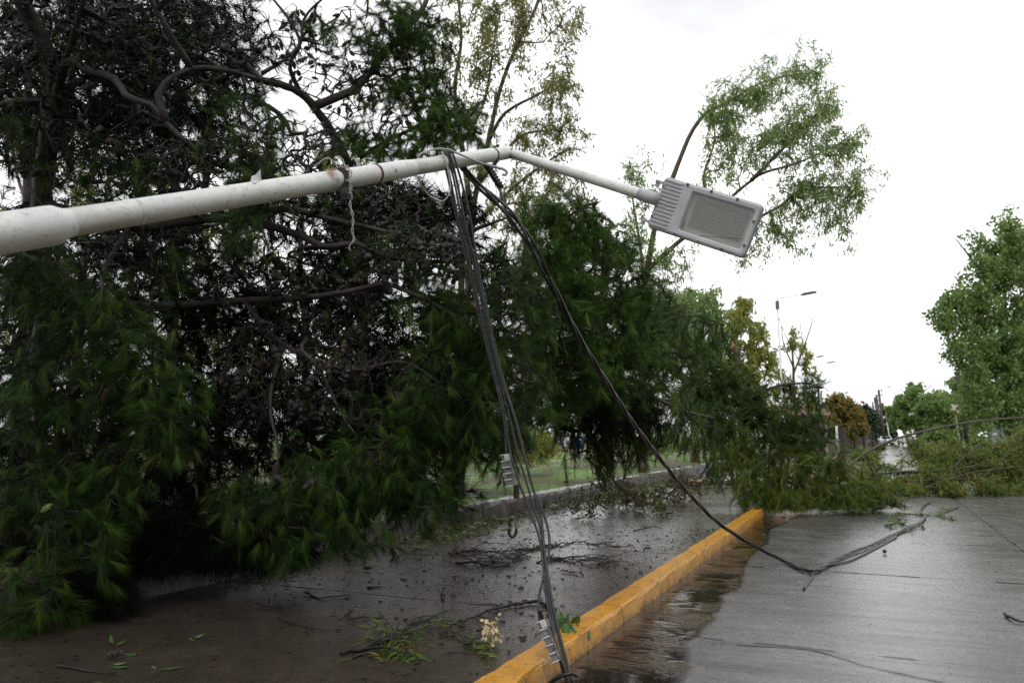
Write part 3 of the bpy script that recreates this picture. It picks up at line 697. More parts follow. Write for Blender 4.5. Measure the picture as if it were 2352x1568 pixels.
B_green = [
    (1215, 760, 9.6, 50, 90, .5, 50), (1235, 900, 10, 50, 60, .5, 40), (1250, 690, 10, 50, 60, .5, 40),
    (1240, 500, 10.8, 60, 50, .5, 45), (1220, 590, 10.4, 50, 60, .5, 40), (1470, 660, 11.5, 50, 40, .5, 40), (1480, 760, 11.8, 50, 50, .5, 45), (1500, 850, 12.5, 60, 50, .6, 50),
    (1330, 500, 10.6, 80, 45, .6, 50), (1280, 590, 10.5, 70, 70, .6, 60), (1360, 570, 10.6, 80, 55, .6, 65), (1430, 590, 10.9, 50, 40, .5, 25), (1330, 680, 10.3, 90, 80, .6, 95), (1430, 700, 11, 55, 60, .5, 55), (1420, 790, 11, 60, 55, .5, 55), (1330, 800, 10.4, 90, 80, .6, 90), (1400, 870, 11.2, 70, 50, .5, 50), (1280, 900, 11, 80, 60, .6, 60), (1250, 800, 10.2, 55, 80, .5, 45)]
B_bare = [(1340, 540, 11, 80, 50, .5, 60), (1420, 620, 11.4, 60, 50, .4, 40), (1380, 720, 12, 80, 80, .6, 60), (1330, 960, 13, 90, 60, .6, 40)]
B_deep = [(1330, 820, 13.2, 130, 130, .9, 150), (1300, 700, 12.5, 100, 110, .7, 80), (1400, 950, 13.3, 150, 60, .8, 120)]
treeB = pine('pine_tree', 'split pine with bright green drooping tufts to the right of the hanging black cable', bB, B_limbs, B_green, B_bare, B_deep, 7, M['needle_lit'], nl=.19, nw=.0042, per=52, n_cones=90, cone_mix=('old', 'red'), rtip=.004, step=.18, brush=.14, gd_=(2.8, 2.4, 1.8), lr=.7, m_deep=M['needle_shade'])  # inner needles use a darker copy, so crown shade sits in the colour
# orange torn top of its trunk
rng = np.random.default_rng(21); tp = at(1392, 565, 15.0); mb = MB()
for i in range(9):
    a = rng.normal(0, .07, 3); h = rng.uniform(.25, .8); mb.tube([tp + a - [0, 0, .25], tp + a * 1.1 + [0, 0, h * .4], tp + a * 1.3 + [0, 0, h]], [.045, .03, .003], 4, False)
o = mb.build('torn_wood', M['fresh'], treeB); o['label'] = 'orange splintered broken end of the trunk'; o['kind'] = 'stuff'

# soft fine-needled boughs: hanging tails and the big limb lying across the kerb
def soft_pine(name, label, base, limbs, blobs, seed, m, per=34, nl=.24, nw=.0075, cat='fallen branch', bare=(), step=.22, down=.6, rtip=.005, brush=.4, first='limb', dens=1.0, m2=None, zlight=.0):
    rng = np.random.default_rng(seed); t = empty(name, base, label, cat)
    L3 = []
    for i, (P, r0, r1) in enumerate(limbs):
        limb(P, r0, r1, first if i == 0 else 'limb', M['pine_bark'], t, rng); L3.append((spline(P, 6), r0, r1))
    gb = [clus(*b[:6], int(b[6] * dens), rng, 6, .7, .10) for b in blobs]; bb = [ell(*b, rng) for b in bare]; tips = np.concatenate(gb + bb)
    tips[:, 2] = np.maximum(tips[:, 2], .10 + .12 * rng.random(len(tips)))
    g = grow(L3, tips, rng, step, rtip, arch=.12); ti, D = g[4], g[5]; twigs('twigs', g, M['twig'], t)
    n = 0
    for b in gb:
        i = np.arange(n, n + len(b)); n += len(b); i = i[ti[i] >= 0]
        V, F, r = needles(tips[i], D[i], per, nl, nw, rng, brush, .35, (.08, .6), down); V[:, 2] = np.maximum(V[:, 2], .02)
        foliage('needle_bough', [(V, F, r)], m2 if (m2 is not None and b[:, 2].mean() < zlight) else m, t)
    return t
soft_pine('hanging_pine_branch', 'dark drooping pine tails hanging above the lawn right of the cables', at(1480, 880, 14.5),
    [(pxs([(1340, 850, 15.5), (1400, 870, 14.8), (1480, 900, 14.2), (1560, 940, 14), (1640, 960, 14)]), .06, .02), (pxs([(1330, 870, 14), (1290, 920, 13.4), (1270, 960, 13.2)]), .04, .015)],
    [(1400, 1000, 13.4, 60, 95, .5, 190), (1475, 1000, 13.8, 50, 75, .5, 100), (1310, 1000, 13.2, 30, 55, .4, 32), (1275, 960, 13, 40, 40, .4, 30), (1480, 960, 13.6, 80, 60, .6, 90), (1560, 990, 13.8, 60, 55, .5, 60), (1420, 930, 13.8, 110, 45, .6, 90), (1630, 1020, 14.2, 40, 80, .5, 50), (1360, 960, 13.4, 40, 60, .4, 40)],
    13, M['needle_far'], down=1.2)
D_limbs = [
    (pxs([(1470, 780, 17.5), (1560, 860, 17.2), (1660, 935, 16.6), (1760, 985, 16.4), (1830, 1030, 16.2), (1910, 1080, 16.0)]), .11, .035),
    (pxs([(1640, 935, 16.8), (1690, 930, 16.5), (1740, 905, 16.4), (1790, 885, 16.4), (1850, 880, 16.4), (1890, 890, 16.4)]), .045, .015),
    (pxs([(1700, 1030, 16), (1760, 1075, 15.8), (1820, 1110, 15.7), (1880, 1145, 15.6), (1960, 1175, 15.7), (2040, 1185, 16)]), .04, .012),
    (pxs([(1560, 860, 17.2), (1640, 960, 16.4), (1700, 1030, 16.0)]), .06, .04),
    (pxs([(1470, 760, 17.5), (1530, 735, 17), (1600, 725, 16.8), (1660, 745, 16.8)]), .05, .015),
]
D_blobs = [
    (1560, 770, 17, 80, 60, .7, 120), (1630, 820, 16.9, 70, 60, .7, 110), (1530, 850, 17, 80, 60, .7, 110), (1620, 900, 16.7, 80, 50, .7, 120), (1700, 945, 16.4, 70, 45, .7, 120), (1780, 930, 16.4, 70, 40, .6, 100), (1860, 920, 16.4, 50, 40, .5, 70),
    (1760, 1010, 16.3, 90, 55, .8, 190), (1690, 1060, 16.1, 60, 55, .7, 110), (1850, 1010, 16.3, 60, 55, .6, 100), (1740, 1110, 15.9, 70, 55, .7, 160), (1830, 1090, 16, 80, 55, .8, 190), (1900, 1080, 16.2, 60, 50, .7, 120),
    (1850, 1155, 15.9, 110, 30, .7, 170), (1960, 1140, 16.3, 80, 40, .8, 150), (1950, 1175, 16.3, 90, 18, .5, 110), (2020, 1172, 16.6, 60, 14, .5, 60), (1800, 1170, 15.6, 90, 14, .4, 90), (1670, 1000, 16.4, 60, 60, .6, 80), (1500, 700, 15.5, 60, 50, .8, 110), (1480, 800, 15, 60, 60, .8, 110), (1560, 930, 15.5, 80, 50, .8, 110), (1640, 880, 16.5, 60, 50, .7, 90), (1700, 880, 17, 50, 30, .6, 50)]
soft_pine('fallen_pine_limb', 'large fallen pine limb with soft drooping needles lying across the yellow kerb', gr(1760, 1170), D_limbs, D_blobs, 17, M['needle_far'], per=44, nw=.0065, nl=.25, dens=1.2, m2=M['needle_tip'], zlight=1.05)

# ------------------------------------------------------------------ eucalyptus and other trees
def leafy(name, label, base, limbs, blobs, seed, m, per=22, ln=.14, lw=.035, cat='tree', group=None, bark='euc_bark', twm='euc_twig', step=.3, rtip=.006, hang=.9, scat=.07, run=.55, arch=.05, cap=.06, k=4, ground=None, crown='crown', trunk='trunk', bare=(), cl=.45):
    rng = np.random.default_rng(seed); t = empty(name, base, label, cat, group)
    L3 = []
    for i, (P, r0, r1) in enumerate(limbs):
        limb(P, r0, r1, trunk if i == 0 else 'limb', M[bark], t, rng, 8, .25 if r0 < .1 else .3); L3.append((spline(P, 6), r0, r1))
    gb = [clus(*b, rng, 6, cl * 1.6, cl * .3) for b in blobs]; bb = [ell(*b, rng) for b in bare]; tips = np.concatenate(gb + bb)
    if ground is not None: tips[:, 2] = np.maximum(tips[:, 2], ground + .05 + .15 * rng.random(len(tips)))
    g = grow(L3, tips, rng, step, rtip, arch=arch, cap=cap); ti, D = g[4], g[5]; twigs('twigs', g, M[twm], t, k)
    n = sum(len(b) for b in gb); i = np.arange(n); i = i[ti[i] >= 0]
    V, F, r = leaves(tips[i], D[i], per, ln, lw, rng, run, hang, scat)
    if ground is not None: V[:, 2] = np.maximum(V[:, 2], ground + .012)
    foliage(crown, [(V, F, r)], m, t); return t

bE = base_at(1060, 23, .36)
leafy('eucalyptus_tree', 'tall sparse eucalyptus with tan and olive leaves behind the pole tip', bE, [
    (np.vstack([bE, pxs([(1070, 800, 23), (1085, 500, 22.8), (1120, 330, 22.5), (1150, 200, 22.3), (1190, 100, 22), (1230, 20, 22), (1260, -80, 22)])]), .13, .035),
    (pxs([(1085, 500, 22.8), (1060, 330, 22.5), (1045, 200, 22.5), (1060, 90, 22.5), (1050, -20, 22.5)]), .09, .03),
    (pxs([(1100, 420, 22.7), (1150, 360, 22.3), (1200, 310, 22.2), (1260, 300, 22)]), .07, .025),
    (pxs([(1120, 330, 22.5), (1160, 260, 22), (1240, 215, 21.8), (1290, 180, 21.8)]), .06, .02),
    (pxs([(1085, 520, 22.8), (1180, 430, 22), (1260, 370, 22), (1310, 340, 22)]), .06, .02),
    (pxs([(1060, 330, 22.5), (1110, 240, 22.3), (1130, 130, 22.3), (1140, 60, 22.3)]), .05, .02)],
    [(1060, 100, 22.4, 60, 90, 1, 60), (1120, 60, 22.2, 60, 70, 1, 55), (1130, 160, 22.2, 50, 70, 1, 40), (1070, 230, 22.4, 50, 70, 1, 28), (1230, 60, 22, 90, 70, 1.2, 80), (1300, 110, 21.9, 40, 90, 1, 45), (1250, 200, 21.9, 70, 70, 1, 45), (1300, 260, 21.9, 35, 60, 1, 35), (1200, 300, 22, 80, 60, 1, 40), (1270, 350, 22, 60, 60, 1, 45), (1230, 430, 21.8, 100, 60, 1.2, 80), (1180, 520, 22, 120, 60, 1.2, 70), (1300, 450, 21.8, 50, 60, 1, 35), (1100, -20, 22.2, 150, 40, 1, 60), (1100, 430, 22.4, 60, 60, 1, 30), (1330, 520, 22, 60, 60, 1, 30)],
    31, M['euc_dry'], per=22, ln=.17, lw=.042, bark='euc_twig', cl=.6)

bF = base_at(1470, 25.5, .36)
leafy('eucalyptus_tree', 'storm-bent eucalyptus with reddish trunk leaning right behind the broken lamp head', bF, [
    (np.vstack([bF, pxs([(1475, 800, 25.4), (1481, 660, 25.2), (1492, 590, 25), (1505, 520, 25), (1530, 450, 24.8), (1560, 370, 24.7), (1590, 300, 24.6), (1622, 258, 24.5)])]), .15, .06),
    (pxs([(1490, 620, 25), (1530, 580, 24.8), (1590, 530, 24.4), (1660, 470, 24), (1725, 415, 23.8), (1760, 395, 23.8), (1830, 375, 23.6), (1930, 330, 23.5)]), .085, .02),
    (pxs([(1622, 258, 24.5), (1680, 230, 24.3), (1750, 190, 24), (1830, 170, 24), (1880, 170, 24)]), .045, .012),
    (pxs([(1725, 415, 23.8), (1780, 360, 23.6), (1850, 290, 23.5), (1900, 240, 23.5)]), .06, .02),
    (pxs([(1700, 520, 24), (1780, 480, 23.8), (1850, 435, 23.6), (1950, 430, 23.5)]), .05, .02),
    (pxs([(1660, 470, 24), (1615, 420, 24), (1640, 330, 24), (1640, 280, 24)]), .05, .02),
    (pxs([(1481, 660, 25.2), (1470, 560, 25), (1455, 470, 25), (1450, 400, 25)]), .06, .02),
    (pxs([(1660, 470, 24), (1690, 500, 23.9), (1700, 520, 24)]), .05, .05)],
    [(1790, 250, 24, 60, 30, .6, 34), (1640, 265, 24.4, 30, 35, .6, 40), (1700, 225, 24.2, 50, 30, .7, 60), (1660, 235, 24.3, 40, 40, .8, 60), (1760, 190, 24, 60, 35, .8, 75), (1850, 160, 24, 45, 35, .8, 60), (1890, 230, 23.7, 40, 50, .8, 60), (1690, 310, 24, 75, 55, 1, 130), (1780, 310, 23.8, 70, 50, 1, 110), (1870, 310, 23.6, 70, 55, 1, 110), (1960, 340, 23.5, 50, 60, .9, 75), (1650, 400, 24, 40, 55, .8, 55), (1840, 390, 23.6, 80, 45, .9, 90), (1930, 440, 23.5, 70, 60, .9, 90), (1850, 480, 23.6, 80, 60, .9, 90), (1800, 540, 23.8, 60, 50, .8, 55), (1730, 560, 24, 50, 35, .7, 40), (1940, 520, 23.5, 40, 45, .7, 22),
     (1470, 400, 25, 40, 60, .8, 55), (1460, 490, 25, 45, 70, .8, 60), (1450, 590, 25, 50, 60, .8, 60), (1560, 600, 24.8, 60, 45, .8, 60), (1530, 660, 25, 60, 45, .8, 60)],
    33, M['euc'], per=18, ln=.18, lw=.036, cl=.7)

bH = base_at(1590, 33, .4)
leafy('eucalyptus_tree', 'rounded green and yellow tree beside the leaning reddish trunk', bH, [
    (np.vstack([bH, pxs([(1592, 860, 33), (1600, 760, 33), (1610, 690, 33)])]), .2, .07), (pxs([(1592, 860, 33), (1560, 780, 32.5), (1545, 720, 32)]), .09, .03), (pxs([(1600, 790, 33), (1640, 740, 33), (1650, 700, 33)]), .08, .03)],
    [(1560, 700, 32, 60, 45, 1.5, 130), (1620, 710, 32.5, 50, 50, 1.5, 110), (1580, 790, 32, 70, 60, 1.5, 130), (1640, 800, 32.5, 45, 70, 1.3, 90), (1600, 890, 32, 70, 60, 1.3, 120), (1520, 760, 32, 40, 60, 1.2, 60)], 35, M['euc'], per=20, ln=.22, lw=.08, step=.45)
bI = base_at(1700, 37, .4)
leafy('eucalyptus_tree', 'yellowing tree with green tuft at its top, left of the standing street lamp', bI, [
    (np.vstack([bI, pxs([(1700, 900, 37), (1690, 780, 37), (1700, 720, 37), (1705, 690, 37)])]), .2, .05), (pxs([(1695, 880, 37), (1730, 810, 37), (1745, 770, 37)]), .1, .03), (pxs([(1690, 900, 37), (1660, 830, 37), (1650, 790, 37)]), .1, .03)],
    [(1700, 705, 37, 35, 35, 1.2, 80), (1680, 760, 37, 35, 30, 1.2, 60), (1735, 780, 37, 35, 50, 1.2, 90), (1660, 830, 37, 45, 50, 1.2, 100), (1740, 850, 37, 40, 50, 1.2, 90), (1690, 880, 37, 60, 50, 1.3, 110), (1750, 940, 37, 60, 50, 1.3, 90), (1640, 940, 37, 60, 50, 1.3, 90)], 37, M['yellow'], per=18, ln=.22, lw=.09, step=.45)
tJ = empty('broken_trunk', base_at(1698, 30, .4), 'snapped bare brown trunk standing in front of the yellowing tree', 'tree trunk')
limb(np.vstack([base_at(1702, 30, .3), pxs([(1700, 950, 30), (1697, 880, 30), (1692, 830, 30), (1686, 792, 30)])]), .13, .10, 'trunk', M['euc_bark'], tJ, R0)
mb = MB()
for i in range(6):
    a = R0.normal(0, .05, 3); q = at(1686, 794, 30); mb.tube([q + a - [0, 0, .12], q + a + [0, 0, .1 + .2 * R0.random()]], [.05, .005], 4, False)
o = mb.build('splinters', M['fresh'], tJ); o['kind'] = 'stuff'
bK = base_at(1825, 46, .4)
leafy('thin_tree', 'thin half-bare yellow tree just right of the standing street lamp', bK, [
    (np.vstack([bK, pxs([(1824, 900, 46), (1822, 840, 46), (1818, 790, 46)])]), .14, .05), (pxs([(1822, 860, 46), (1845, 800, 46), (1865, 740, 46), (1868, 710, 46)]), .06, .015), (pxs([(1823, 845, 46), (1800, 790, 46), (1795, 750, 46)]), .05, .02), (pxs([(1845, 800, 46), (1835, 720, 46)]), .03, .012), (pxs([(1824, 880, 46), (1790, 850, 46), (1770, 830, 46)]), .05, .02)],
    [(1810, 780, 46, 25, 20, 1, 26), (1850, 800, 46, 25, 18, 1, 26), (1780, 830, 46, 25, 30, 1, 26), (1860, 830, 46, 20, 20, 1, 12), (1800, 900, 46, 40, 25, 1.2, 40), (1850, 920, 46, 30, 20, 1, 20)], 39, M['yellow'], per=14, ln=.25, lw=.1, step=.5)
bL = base_at(1935, 62, .3)
leafy('bush_tree', 'round orange-yellow tree over the dark wall beside the street', bL, [(np.vstack([bL, pxs([(1930, 980, 62), (1925, 940, 62)])]), .18, .08), (pxs([(1930, 980, 62), (1965, 965, 62)]), .08, .03)],
    [(1925, 930, 61, 35, 25, 1.6, 150), (1955, 955, 61, 40, 28, 1.6, 170), (1915, 975, 61, 25, 28, 1.4, 90), (1960, 985, 61, 35, 18, 1.4, 80)], 41, M['autumn'], per=18, ln=.32, lw=.16, step=.6)
bM_ = base_at(1975, 67, .3)
leafy('bush_tree', 'dark green tree behind the round orange-yellow one', bM_, [(np.vstack([bM_, pxs([(1970, 975, 67), (1965, 945, 67)])]), .18, .08)],
    [(1970, 945, 66, 30, 25, 1.6, 130), (1990, 970, 66, 30, 28, 1.6, 150), (2005, 975, 66, 18, 30, 1.5, 60), (1970, 995, 66, 40, 20, 1.5, 110)], 43, M['dark_leaf'], per=20, ln=.32, lw=.16, step=.6)
def street_tree(px, d, top, width, label, seed, n, m='broad', base=None, blobs=None, ln=.2, lw=.15, z=.15):
    b = base_at(px, d, z); h0 = 1000 + (EYE - z) * FPX / d
    lim = [(np.vstack([b, pxs([(px + 2, h0 - (h0 - top) * .3, d), (px - 4, h0 - (h0 - top) * .6, d), (px + 4, top + (h0 - top) * .1, d)])]), .26, .06)]
    rs = np.random.default_rng(seed)
    for i in range(7):
        f = .3 + .08 * i; s = (-1) ** i
        lim.append((pxs([(px, h0 - (h0 - top) * f, d), (px + s * width * .2, h0 - (h0 - top) * (f + .1), d + rs.normal(0, 1)), (px + s * width * .38, h0 - (h0 - top) * (f + .22), d + rs.normal(0, 1.5))]), .09, .025))
    if blobs is None:
        blobs = []
        for i in range(13):
            f = rs.uniform(.25, .93); w = width * (.5 if f < .7 else .5 * (1.15 - f) / .45)
            blobs.append((px + rs.uniform(-1, 1) * w * .72, h0 - (h0 - top) * f, d + rs.normal(0, width / FPX * d * .25), width * .24, (h0 - top) * .11, width / FPX * d * .22, n // 13))
    return leafy('street_tree', label, b, lim, blobs, seed, M[m], cl=.6, per=20, ln=ln, lw=lw, bark='broad_bark', twm='twig', step=.5, hang=.5, scat=.13, run=.7, group=None)
street_tree(2310, 42, 505, 300, 'tall dense green street tree above the grey concrete fence', 51, 1500, blobs=[
    (2330, 540, 42, 50, 40, 2, 110), (2290, 600, 42, 60, 50, 2, 150), (2350, 640, 42, 60, 60, 2, 150), (2240, 690, 41, 60, 40, 1.6, 110), (2175, 695, 41, 35, 28, 1, 45), (2170, 735, 41, 30, 25, 1, 30), (2300, 730, 42, 80, 60, 2, 180), (2390, 760, 42, 70, 90, 2, 130), (2215, 790, 41, 40, 40, 1.4, 80), (2260, 820, 41.5, 60, 60, 1.8, 160), (2330, 840, 42, 60, 60, 2, 150), (2240, 900, 41, 50, 50, 1.6, 130), (2300, 920, 42, 60, 45, 1.8, 130), (2400, 900, 42, 60, 60, 2, 90), (2230, 640, 41.5, 30, 25, 1, 30), (2255, 560, 42, 25, 30, 1, 24), (2310, 500, 42, 25, 30, 1, 24), (2150, 720, 41, 22, 14, .8, 12), (2200, 740, 41, 60, 60, 2, 30), (2250, 955, 41, 60, 30, 1.5, 70), (2330, 960, 42, 60, 30, 1.5, 60)], ln=.19, lw=.14)
street_tree(2345, 55, 640, 260, 'green street tree at the photo edge behind the concrete fence', 53, 700)
street_tree(2170, 78, 890, 130, 'broad green tree beside the dark slanting pole across the street', 55, 800, ln=.3, lw=.24)
street_tree(2105, 95, 880, 100, 'pointed green tree right of the white cars, nearest the street', 57, 700, ln=.34, lw=.28)
street_tree(2140, 115, 900, 90, 'green tree further down the row behind the pointed one', 59, 500, ln=.38, lw=.3)
street_tree(2225, 88, 860, 130, 'leafy green tree filling the gap left of the tall street tree', 65, 600, ln=.3, lw=.24)
street_tree(2075, 125, 915, 70, 'low green tree at the left end of the far tree row', 67, 400, ln=.36, lw=.3)
street_tree(2038, 150, 935, 50, 'small far dark tree directly above the white cars', 61, 350, 'dark_leaf', ln=.45, lw=.38)
street_tree(2010, 130, 950, 40, 'small far tree among the bare wooden poles', 63, 260, 'dark_leaf', ln=.42, lw=.35)
# unseen street trees added on the right verge to shade the near foliage
def unseen_shade_tree(x, y, h, w, label, seed):
    rng = np.random.default_rng(seed); b = np.array([x, y, .1]); t = empty('street_tree', b, label, 'tree', 'unseen shade trees added beside and behind the viewer')
    L3 = []
    for i in range(8):
        a = rng.random() * 6.28; P = np.array([b, b + [0, 0, h * .3], b + [.1, 0, h * .6], b + [0, .1, h * .92]]) if i == 0 else np.array([b + [0, 0, h * (.2 + .06 * i)], b + [math.cos(a) * w * .25, math.sin(a) * w * .25, h * (.32 + .06 * i)], b + [math.cos(a) * w * .42, math.sin(a) * w * .42, h * (.42 + .06 * i)]])
        limb(P, .24 if i == 0 else .08, .05 if i == 0 else .02, 'trunk' if i == 0 else 'limb', M['broad_bark'], t, rng); L3.append((P, .1, .03))
    u = nrm(rng.normal(size=(420, 3))) * rng.random((420, 1)) ** (1 / 3); tips = b + [0, 0, h * .58] + u * [w * .5, w * .5, h * .42]
    g = grow(L3, tips, rng, .5, .008); twigs('twigs', g, M['twig'], t); foliage('crown', [leaves(tips, g[5], 16, .42, .30, rng, .7, .5, .35)], M['broad'], t)
for i, (x, y, lab) in enumerate(((8.6, -13, 'farthest of the row behind the viewer'), (8.8, -7.5, 'second tree behind the viewer'), (8.4, -2, 'nearest tree behind the viewer'), (8.9, 3.5, 'tree right beside the viewer'), (8.6, 9.5, 'first tree ahead outside the photo'), (9.0, 16, 'second tree ahead outside the photo'))):
    unseen_shade_tree(x, y, 9.5 + (i % 3), 6.2, 'unseen added shade tree on the right verge, ' + lab, 300 + i)
# trees glimpsed through the pines
bN = base_at(700, 30, .4)
leafy('eucalyptus_tree', 'pale yellow-green tree glimpsed through gaps in the near pine', bN, [(np.vstack([bN, pxs([(705, 800, 30), (690, 600, 30), (700, 400, 30)])]), .2, .06), (pxs([(700, 700, 30), (800, 600, 30), (880, 500, 30)]), .1, .03), (pxs([(700, 760, 30), (560, 640, 30), (480, 540, 30)]), .1, .03), (pxs([(705, 800, 30), (850, 820, 30), (950, 760, 30)]), .1, .03)],
    [(700, 400, 30, 160, 120, 2, 130), (900, 520, 30, 150, 100, 2, 120), (520, 560, 30, 160, 120, 2, 110), (850, 760, 30, 170, 120, 2, 150), (600, 780, 30, 180, 120, 2, 130), (740, 620, 30, 150, 100, 2, 80)], 71, M['yellow'], per=14, ln=.24, lw=.09, step=.5)
bO = base_at(180, 26, .4)
leafy('eucalyptus_tree', 'olive tree glimpsed behind the trunk of the near pine', bO, [(np.vstack([bO, pxs([(180, 800, 26), (200, 500, 26), (240, 200, 26)])]), .2, .06), (pxs([(190, 600, 26), (350, 400, 26), (420, 200, 26)]), .1, .03), (pxs([(190, 640, 26), (60, 460, 26), (20, 300, 26)]), .1, .03)],
    [(260, 200, 26, 180, 140, 2, 70), (420, 180, 26, 130, 140, 2, 60), (330, 480, 26, 200, 120, 2, 120), (80, 500, 26, 160, 160, 2, 110), (200, 820, 26, 260, 160, 2, 170), (420, 760, 26, 150, 120, 2, 80)], 73, M['euc_dry'], per=14, ln=.2, lw=.07, step=.5)

# dark evergreens standing in a row behind the near pine
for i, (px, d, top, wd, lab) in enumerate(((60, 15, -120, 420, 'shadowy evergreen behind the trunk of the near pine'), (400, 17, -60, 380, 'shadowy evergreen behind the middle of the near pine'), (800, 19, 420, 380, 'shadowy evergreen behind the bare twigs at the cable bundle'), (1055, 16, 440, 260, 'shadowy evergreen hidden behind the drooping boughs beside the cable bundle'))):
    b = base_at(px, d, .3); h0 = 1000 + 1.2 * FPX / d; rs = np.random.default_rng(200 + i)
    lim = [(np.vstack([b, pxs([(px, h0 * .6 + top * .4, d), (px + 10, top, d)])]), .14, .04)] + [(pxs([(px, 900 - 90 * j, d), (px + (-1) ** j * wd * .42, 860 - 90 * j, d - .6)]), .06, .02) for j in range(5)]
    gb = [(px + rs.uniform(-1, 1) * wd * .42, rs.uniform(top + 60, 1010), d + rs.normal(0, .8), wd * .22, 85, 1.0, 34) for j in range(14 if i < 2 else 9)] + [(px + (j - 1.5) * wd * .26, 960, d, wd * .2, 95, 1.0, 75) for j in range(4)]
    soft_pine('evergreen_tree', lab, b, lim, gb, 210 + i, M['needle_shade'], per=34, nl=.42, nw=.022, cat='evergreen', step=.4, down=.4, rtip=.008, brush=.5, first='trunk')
# heaps of fallen branches
def heap(name, label, limbs, blobs, seed, m, per=36, ln=.16, lw=.035, z=0.0, cat='fallen branch', hang=.35, step=.25, rt=.005):
    P0 = np.asarray(limbs[0][0])[0]
    return leafy(name, label, (P0[0], P0[1], z), limbs, blobs, seed, m, per, ln, lw, cat, None, 'euc_twig', 'euc_twig', step, rt, hang, .07, .5, .06, .05, 4, z, 'foliage', 'limb', (), .32)
G = lambda x, y, z=.06: gr(x, y, z)
heap('fallen_eucalyptus_limb', 'fallen eucalyptus limb whose bare arched branch reaches over the wet street', [
    (pxs([(1955, 1066, 22.5), (1985, 1042, 22.8), (2010, 1028, 23), (2050, 1010, 23.4), (2120, 990, 24), (2180, 977, 24.5), (2260, 965, 25), (2352, 958, 25.5), (2420, 950, 26)]), .042, .02),
    (pxs([(1955, 1066, 22.5), (1940, 1080, 22), (1960, 1100, 21.6)]), .05, .03)],
    [(2040, 1075, 22.8, 45, 12, .7, 26), (2120, 1040, 23.4, 40, 22, .7, 34), (1990, 1110, 21.8, 45, 16, .6, 44), (2060, 1118, 21.6, 50, 14, .7, 50), (2160, 1062, 22.6, 45, 22, .8, 44)], 81, M['fallen'], ln=.17, lw=.034)
heap('fallen_eucalyptus_limb', 'heap of olive-green fallen eucalyptus foliage blocking the right side of the street', [
    (pxs([(2060, 1085, 21.5), (2150, 1080, 21.5), (2230, 1072, 21.8), (2300, 1050, 22), (2352, 1025, 22.5), (2420, 1000, 23)]), .055, .03),
    (pxs([(2290, 1040, 23), (2320, 1022, 23), (2352, 1008, 23), (2400, 985, 23.5)]), .05, .03),
    (pxs([(2080, 1105, 21), (2180, 1100, 21), (2280, 1100, 21)]), .03, .015), (pxs([(2150, 1112, 21), (2200, 1062, 21.3), (2260, 1012, 21.8), (2290, 985, 22)]), .024, .008), (pxs([(2240, 1105, 21), (2300, 1060, 21.3), (2330, 1005, 21.8)]), .02, .007), (pxs([(2010, 1088, 21.4), (2090, 1082, 21.3), (2170, 1090, 21.2)]), .035, .015), (pxs([(2120, 1120, 20.6), (2230, 1085, 20.8), (2352, 1070, 21)]), .022, .01), (pxs([(2180, 1120, 20.8), (2205, 1050, 21), (2212, 990, 21.3)]), .016, .006), (pxs([(2320, 1125, 20.8), (2270, 1060, 21), (2215, 1030, 21.3)]), .018, .006), (pxs([(2050, 1125, 20.8), (2140, 1118, 20.5), (2250, 1128, 20.4)]), .025, .012), (pxs([(2330, 1050, 21.6), (2345, 985, 21.8), (2352, 940, 22)]), .016, .005)],
    [(2130, 1090, 21.8, 60, 22, .8, 70), (2220, 1055, 22.4, 50, 28, .8, 70), (2290, 1075, 22, 55, 32, .8, 85), (2350, 1055, 22.4, 45, 38, .8, 70), (2200, 1110, 21.4, 70, 16, .7, 70), (2310, 1115, 21.6, 60, 16, .7, 70), (2410, 1080, 22.4, 60, 40, 1, 60), (2110, 1128, 20.6, 50, 8, .5, 26), (2190, 1136, 20.2, 40, 6, .5, 22), (2300, 1138, 20.4, 60, 6, .5, 34), (2250, 1020, 23, 30, 12, .7, 22), (2190, 1030, 22.6, 30, 18, .6, 34), (2310, 1025, 22.6, 40, 20, .6, 44), (2370, 1010, 22.8, 40, 24, .6, 40)], 83, M['fallen'], ln=.17, lw=.034, rt=.006)
heap('fallen_branch_pile', 'litter of thin branches and leaves along the foot of the verge wall', [
    (np.array([G(1380, 1118, .16), G(1450, 1112, .2), G(1530, 1118, .18), G(1600, 1122, .18)]), .025, .01), (np.array([G(1400, 1135, .17), G(1480, 1140, .2), G(1560, 1150, .17)]), .02, .008), (np.array([G(1340, 1150, .16), G(1400, 1142, .2), G(1450, 1150, .18)]), .02, .008)],
    [(1420, 1125, 15.8, 60, 10, .6, 40), (1520, 1120, 16.6, 60, 12, .7, 50), (1350, 1150, 14, 50, 10, .5, 32), (1480, 1148, 14.5, 60, 10, .6, 40), (1580, 1105, 18, 50, 12, .8, 36)], 85, M['litter'], per=16, ln=.12, lw=.03, z=.12, rt=.004)
heap('fallen_branch_pile', 'yellow-green heap of fallen branches on the lawn behind the cables', [(np.array([G(1190, 1040, .5), G(1230, 1025, .9), G(1270, 1030, .7)]), .04, .02)],
    [(1215, 1015, 24, 35, 26, 1, 90), (1255, 1010, 24, 30, 28, 1, 80), (1235, 1038, 23.5, 50, 10, .8, 50)], 87, M['yellow'], z=.38, per=22, ln=.16, lw=.04)
heap('fallen_branch_pile', 'low mound of bright leaves beside the far crossing', [(np.array([G(1965, 1052), G(1985, 1044, .5), G(2005, 1050)]), .04, .02)],
    [(1985, 1046, 50, 24, 9, 1.2, 90), (2015, 1024, 70, 20, 7, 1.4, 60)], 89, M['fallen'], per=20, ln=.32, lw=.12, step=.5, z=.02)
